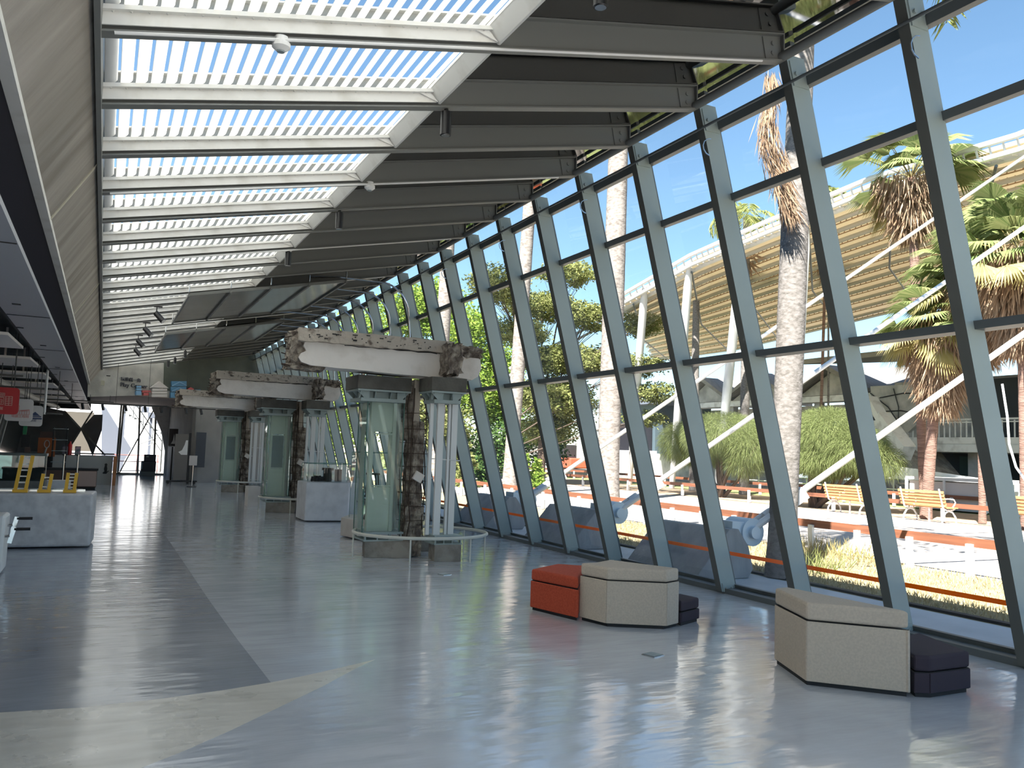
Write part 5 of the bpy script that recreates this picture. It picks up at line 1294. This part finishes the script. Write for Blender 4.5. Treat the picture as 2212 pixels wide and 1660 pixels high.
def cypress(u, v0, v1, Y, w_, label, m):
    a = aY(u, v0, Y); c = aY(u, v1, Y); h = a.z; bl = []
    for t in (.12, .32, .52, .7, .86, .96): bl.append((0, 0, h * t, w_ * (1.15 - t), w_ * (1.15 - t), h * .14))
    return tree((a.x, Y, 0), bl, label, m, 2200, .12, .08, 'conical_shrub', 'shrub', limbs=False)
cypress(1010, 960, 1050, 33, .55, 'light green conical shrub just right of the nearest column exhibit', M['leaf_mid'])
cypress(1048, 940, 1050, 34, .6, 'conical shrub second from the column exhibit', M['leaf_dark'])
cypress(1133, 985, 1060, 31, .45, 'small pale conical shrub left of the white thick palm trunk', M['leaf_light'])
cypress(1160, 995, 1060, 31, .42, 'small pale conical shrub at the foot of the olive tree', M['leaf_light'])
cypress(985, 975, 1050, 35, .6, 'conical shrub hidden partly by the column exhibit posts', M['leaf_mid'])

def casuarina(base, lobes, label, n=15000):
    base = Vector(base); e = empty('weeping_shrub', base); tag(e, label, 'shrub'); allv = []
    vol = np.array([q[3] * q[4] * q[5] for q in lobes]); cnt = (n * vol / vol.sum()).astype(int)
    for q, c in zip(lobes, cnt):
        u = rng.normal(size=(c, 3)); u /= np.linalg.norm(u, axis=1)[:, None]; u *= rng.random((c, 1)) ** .22
        cs = u * np.array(q[3:6]) + np.array(q[:3]); d = u * .8 + np.array([0, 0, -.25]) + rng.normal(size=(c, 3)) * .25; d /= np.linalg.norm(d, axis=1)[:, None]
        allv.append(leafquads(cs, d, (.20 + .22 * rng.random(c)), .0045, .35))
    np_mesh('drooping_needles', np.concatenate(allv), 4, M['leaf_casua'], e)
    b = MB()
    for k in range(11):
        a = random.uniform(0, 6.28); r_ = random.uniform(.15, .35); q = lobes[k % len(lobes)]
        b.tube([V(math.cos(a) * r_ * .4, math.sin(a) * r_ * .4, 0), V(q[0] * .4 + math.cos(a) * r_ * 1.2, q[1] * .4 + math.sin(a) * r_ * 1.2, .7), V(q[0] * .9 + math.cos(a) * .5, q[1] * .9 + math.sin(a) * .5, q[2])], [.09, .06, .03], 6)
    b.build('stems', M['bark'], e, smooth=True)
def lobes_at(X, base, lst, dx=.9):
    out = []
    for (u, v, ru, rv) in lst:
        p = aX(u, v, X); dep = .894 * p.y + .44 * X; out.append((p.x - base[0], p.y - base[1], p.z, ru * dep / FPX, ru * dep / FPX, rv * dep / FPX))
    return out
pb = aX(1560, 1090, 23.4); casuarina((23.4, pb.y, 0), lobes_at(23.4, (23.4, pb.y), [(1560, 940, 98, 44), (1475, 955, 48, 40), (1620, 965, 50, 42), (1530, 972, 74, 28), (1610, 1000, 40, 26)]), 'round weeping green shrub left of the nearest palm trunk', 60000)
pb = aX(1760, 1090, 22.7); casuarina((22.7, pb.y, 0), lobes_at(22.7, (22.7, pb.y), [(1790, 940, 82, 54), (1730, 955, 54, 48), (1850, 970, 62, 46), (1905, 995, 40, 30), (1790, 990, 84, 34)]), 'round weeping green shrub right of the nearest palm trunk', 70000)

# grass tufts
def tufts(name, x0, x1, y0, y1, n, h, m, label):
    cs = np.stack([rng.uniform(x0, x1, n), rng.uniform(y0, y1, n), np.zeros(n) - .005], 1); d = rng.normal(size=(n, 3)) * .35 + np.array([0, 0, 1]); d /= np.linalg.norm(d, axis=1)[:, None]
    np_mesh(name, leafquads(cs, d, h * (.5 + rng.random(n)), .006), 4, m, label=label, cat='grass', kind='stuff')
tufts('dry_grass', 8.45, 11.5, 2, 17, 26000, .07, leaf_mat('dry_grass_blades', (.34, .28, .15), (.46, .40, .25), .2), 'short dry yellow grass on the strip outside the glass wall')
tufts('tall_grass', 8.9, 9.6, 8.4, 9.6, 260, .32, M['leaf_mid'], 'taller green grass around the foot of the nearest palm trunk')
tufts('tall_grass', 10.9, 11.6, 9.4, 11.2, 500, .28, M['leaf_yellow'], 'tall dry grass clump by the near rail fence')

# ------------------------------------------------------------------ ruined building
def box_at(b, X, u0, v0, u1, v1, dx, off=(0, 0, 0)):
    """axis-aligned wall box with its visible corners read at plane X"""
    a = aX(u0, v1, X); c = aX(u1, v0, X); b.box((X + dx / 2 - off[0], (a.y + c.y) / 2 - off[1], (a.z + c.z) / 2 - off[2]), (dx, abs(a.y - c.y), abs(c.z - a.z)))
O = (42, 30, 0)
e = empty('collapsed_building', O); tag(e, 'collapsed concrete school building with a railed balcony behind the fan palms', 'building')
def rel(X, y, z): return V(X - O[0], y - O[1], z)
b = MB(); b.box(rel(44, 24, 2.65), (4.5, 22, .55)); b.box(rel(41.9, 24, 3.0), (.4, 22, .35)); b.build('balcony_slab', M['ruin_white'], e)
b = MB(); b.tube([rel(41.9, 13, 4.15), rel(41.9, 34.8, 4.15)], .06, 6); b.tube([rel(41.9, 13, 4.0), rel(41.9, 34.8, 4.0)], .04, 6)
for y in np.arange(13, 34.9, .33): b.box(rel(41.9, y, 3.6), (.05, .06, .95))
b.build('balcony_railing', M['ruin_white'], e)
MB().box(rel(41.9, 34.9, 3.6), (.4, .5, 1.2)).build('railing_end_post', M['ruin_white'], e)
MB().box(rel(49, 24, 3.6), (.4, 26, 7.2)).build('rear_wall', M['ruin'], e)
MB().box(rel(46.2, 24, 1.2), (.2, 22, 2.4)).build('dark_ground_floor', M['ruin_dark'], e)
MB().box(rel(46.1, 31.3, 1.1), (.2, 2.4, 2.2)).build('green_partition', M['green_wall'], e)
for y in (34.2, 29.6, 25.0, 20.4): MB().box(rel(43.5, y, 1.2), (.8, 1.1 if y > 30 else .7, 2.45)).build('column', M['ruin'], e)
MB().box(rel(46.3, 22, 5.0), (.2, 18, 3.5)).build('dark_upper_opening', M['ruin_dark'], e)
MB().box(rel(46.2, 34, 5.0), (.4, 6, 3.8)).build('upper_wall', M['ruin'], e)
b = MB(); b.extr([(38.6, 7.9), (52, 9.2), (52, 8.9), (38.6, 7.6)], lambda p: tuple(rel(p[0], 12, p[1])), lambda p: tuple(rel(p[0], 38, p[1]))); b.build('main_roof', M['roof_old'], e)
# cracked tilted wall slab and leaning white strut
p = [aX(1880, 835, 41), aX(1885, 900, 41), aX(1960, 935, 41), aX(2000, 900, 41), aX(1985, 830, 41)]
b = MB(); q = [x - V(*O) for x in p]; k = len(b.v); b.v += [tuple(x) for x in q] + [tuple(x + V(.5, .2, 0)) for x in q]
b.f += [(0, 1, 2, 3, 4), (9, 8, 7, 6, 5)] + [(i, i + 5, (i + 1) % 5 + 5, (i + 1) % 5) for i in range(5)]; b.mi += [0] * 7; b.build('cracked_slab', M['ruin'], e)
b = MB()
for (a, c) in (((1880, 850), (1945, 920)), ((1895, 890), (1985, 895)), ((1930, 840), (1940, 930)), ((1900, 860), (1990, 850))):
    b.tube([aX(*a, 40.95) - V(*O), (aX((a[0] + c[0]) / 2 + 6, (a[1] + c[1]) / 2 - 5, 40.95)) - V(*O), aX(*c, 40.95) - V(*O)], .035, 4)
b.build('cracks', M['ruin_dark'], e)
b = MB(); b.bar(aX(1882, 862, 40) - V(*O), aX(1945, 975, 39) - V(*O), .6, .4); b.bar(aX(1905, 905, 39.5) - V(*O), aX(1960, 980, 38.5) - V(*O), .7, .9); b.build('leaning_strut', M['ruin_white'], e)
chunks = [(1915, 1002, 37, .8, 'large pale concrete chunk highest on the rubble slope left of the balcony'), (1962, 1022, 37.5, .5, 'small pale chunk on the right shoulder of the rubble slope'), (1935, 1035, 36.5, .65, 'broken pale chunk midway down the rubble slope behind the benches'),
          (1895, 1045, 36, .55, 'broken pale chunk low on the left of the rubble slope beside the weeping shrub'), (1975, 1052, 36, .7, 'broad pale chunk low on the rubble slope beside the fan palm trunk'), (1945, 1066, 35, .4, 'smallest pale chunk at the foot of the rubble slope')]
for k, (u, v, X, s_, lb) in enumerate(chunks):
    pt = aX(u, v, X); zb = max(-.03, pt.z - s_ * .5)
    bb2 = MB(); ragged(bb2, -s_, s_, -s_ * .8, s_ * .8, min(0, -zb - .03), s_ * .7, s_ * .12, 3, 60 + k)
    o = bb2.build('rubble_chunk', M['rubble']); o.location = (pt.x, pt.y, zb)
    tag(o, lb, 'rubble', 'concrete chunks in the rubble slope')
b = MB(); k = 0
pr = [aX(1880, 1085, 38), aX(1885, 985, 40.5), aX(1945, 960, 41), aX(2000, 1030, 40), aX(2010, 1080, 38)]
b.v += [tuple(x) for x in pr] + [tuple(x + V(3, 0, 0)) for x in pr]; b.f += [(0, 1, 2, 3, 4), (9, 8, 7, 6, 5)] + [(i, i + 5, (i + 1) % 5 + 5, (i + 1) % 5) for i in range(5)]; b.mi += [0] * 7
b.build('rubble_mound', M['rubble'], label='sloping pale rubble mound under the collapsed wall', cat='rubble', kind='stuff')
# gabled classroom wing, left part
O2 = (46, 48, 0); e = empty('gabled_building', O2); tag(e, 'long low building with three grey gabled roofs behind the weeping shrubs', 'building')
def rl(X, y, z): return V(X - O2[0], y - O2[1], z)
MB().box(rl(48.2, 49, 2.9), (.4, 22, 5.8)).build('front_wall', M['ruin_white'], e)
MB().box(rl(45.9, 49, 6.05), (1.2, 22, .45)).build('eaves_beam', M['ruin_white'], e)
for y in (41, 45.5, 50, 54.5): MB().box(rl(47.9, y, 4.2), (.2, 3.0, 2.3)).build('window_opening', M['ruin_dark'], e); MB().box(rl(45.9, y + 2.2, 3.0), (.5, .5, 6)).build('pier', M['ruin'], e)
for y, w2 in ((41.5, 3.4), (48.6, 3.4), (54.8, 3.2)):
    b = MB(); b.extr([(y - w2, 6.3), (y, 8.0), (y + w2, 6.3), (y + w2, 6.55), (y, 8.35), (y - w2, 6.55)], lambda p: tuple(rl(44.6, p[0], p[1])), lambda p: tuple(rl(54, p[0], p[1]))); b.build('gable_roof', M['roof_old'], e)
    b = MB(); b.extr([(y - w2 * .92, 6.25), (y + w2 * .92, 6.25), (y, 7.9)], lambda p: tuple(rl(45.3, p[0], p[1])), lambda p: tuple(rl(45.6, p[0], p[1]))); b.build('gable_wall', M['ruin'], e)
MB().extr([(46, 6.5), (54, 9.0), (54, 8.8), (46, 6.3)], lambda p: tuple(rl(p[0], 37, p[1])), lambda p: tuple(rl(p[0], 60, p[1]))).build('rear_roof', M['roof_old'], e)
# dark building and low walls farther left
e = empty('dark_building', (45, 62, 0)); tag(e, 'dark glazed building behind the olive tree and thick palm trunk', 'building')
MB().box((0, 0, 3.0), (6, 9, 6)).build('walls', mat('dark_teal_building', (.07, .10, .12), .5), e); MB().box((-.2, 0, 6.2), (7.5, 10.5, .4)).build('roof', M['outwall'], e)
for y in (-3, -.2, 2.4): MB().box((-3.05, y, 3.2), (.1, 2.2, 2.4)).build('window', M['glass_band'], e)
MB().box((-3.3, 0, 1.9), (.3, 10, .3)).build('ledge', M['white_out'], e)
MB().box((36, 54, .9), (.4, 34, 1.8)).build('garden_wall', M['ruin'], label='low weathered concrete wall behind the far rail fence', cat='wall')
e = empty('excavator', (29, 49.5, 0)); tag(e, 'small red excavator parked beyond the fence, left of the thick palm trunk', 'excavator')
R1 = mat('machine_red', (.45, .09, .05), .5)
MB().box((0, 0, .3), (1.4, 2.6, .55)).build('tracks', M['dull_black'], e, bevel=.1); MB().box((0, -.1, .95), (1.4, 2.3, .7)).build('body', R1, e, bevel=.08); MB().box((0, .5, 1.7), (1.1, 1.0, 1.0)).build('cab', M['dull_black'], e, bevel=.05)
b = MB(); b.bar((0, 1.2, 1.0), (0, 2.2, 2.8), .2, .25); b.bar((0, 2.2, 2.8), (0, 3.2, 1.6), .18, .2); b.box((0, 3.2, 1.4), (.6, .5, .5)); b.build('boom', M['dull_black'], e)
# info boards and glass barrier near the benches
e = empty('viewing_railing', (30, 25, 0)); tag(e, 'grey viewing railing with sloping info panels behind the benches', 'railing')
b = MB()
for z in (.55, 1.0): b.tube([(0, -12, z), (0, 8, z)], .03, 6)
for y in np.arange(-12, 8.1, 1.6): b.tube([(0, y, 0), (0, y, 1.0)], .03, 6)
b.build('rails', M['bench_iron'], e)
for y in (3.6, .9): MB().box((-.4, y, .95), (.5, .9, .04), R=Matrix.Rotation(-.5, 3, 'Y')).build('info_panel', M['pin'], e)
MB().bar((-.6, -7.0, .75), (-.6, -.6, 1.35), .1, .5).build('ramp_parapet', M['white_out'], e)
e = empty('glass_enclosure', (28.2, 19.9, 0)); tag(e, 'white-framed low glass enclosure behind the nearer bench', 'enclosure')
MB().box((0, 0, 1.12), (1.8, 3.2, .10)).box((-.9, -1.55, .55), (.08, .08, 1.1)).box((-.9, 1.55, .55), (.08, .08, 1.1)).box((-.9, 0, .55), (.06, .06, 1.1)).build('frame', M['white_out'], e)
MB().box((0, 0, .52), (1.6, 3.0, 1.0)).build('infill', mat('pale_infill', (.55, .52, .52), .4), e)
b = MB(); b.tube([aX(2165, 830, 20), aX(2176, 900, 20), aX(2180, 960, 20), aX(2195, 1010, 20), aX(2230, 1060, 20)], .03, 6); 
b.build('hanging_cable', M['white_out'], label='white cable hanging in a curve at the right edge outside', cat='cable', smooth=True)
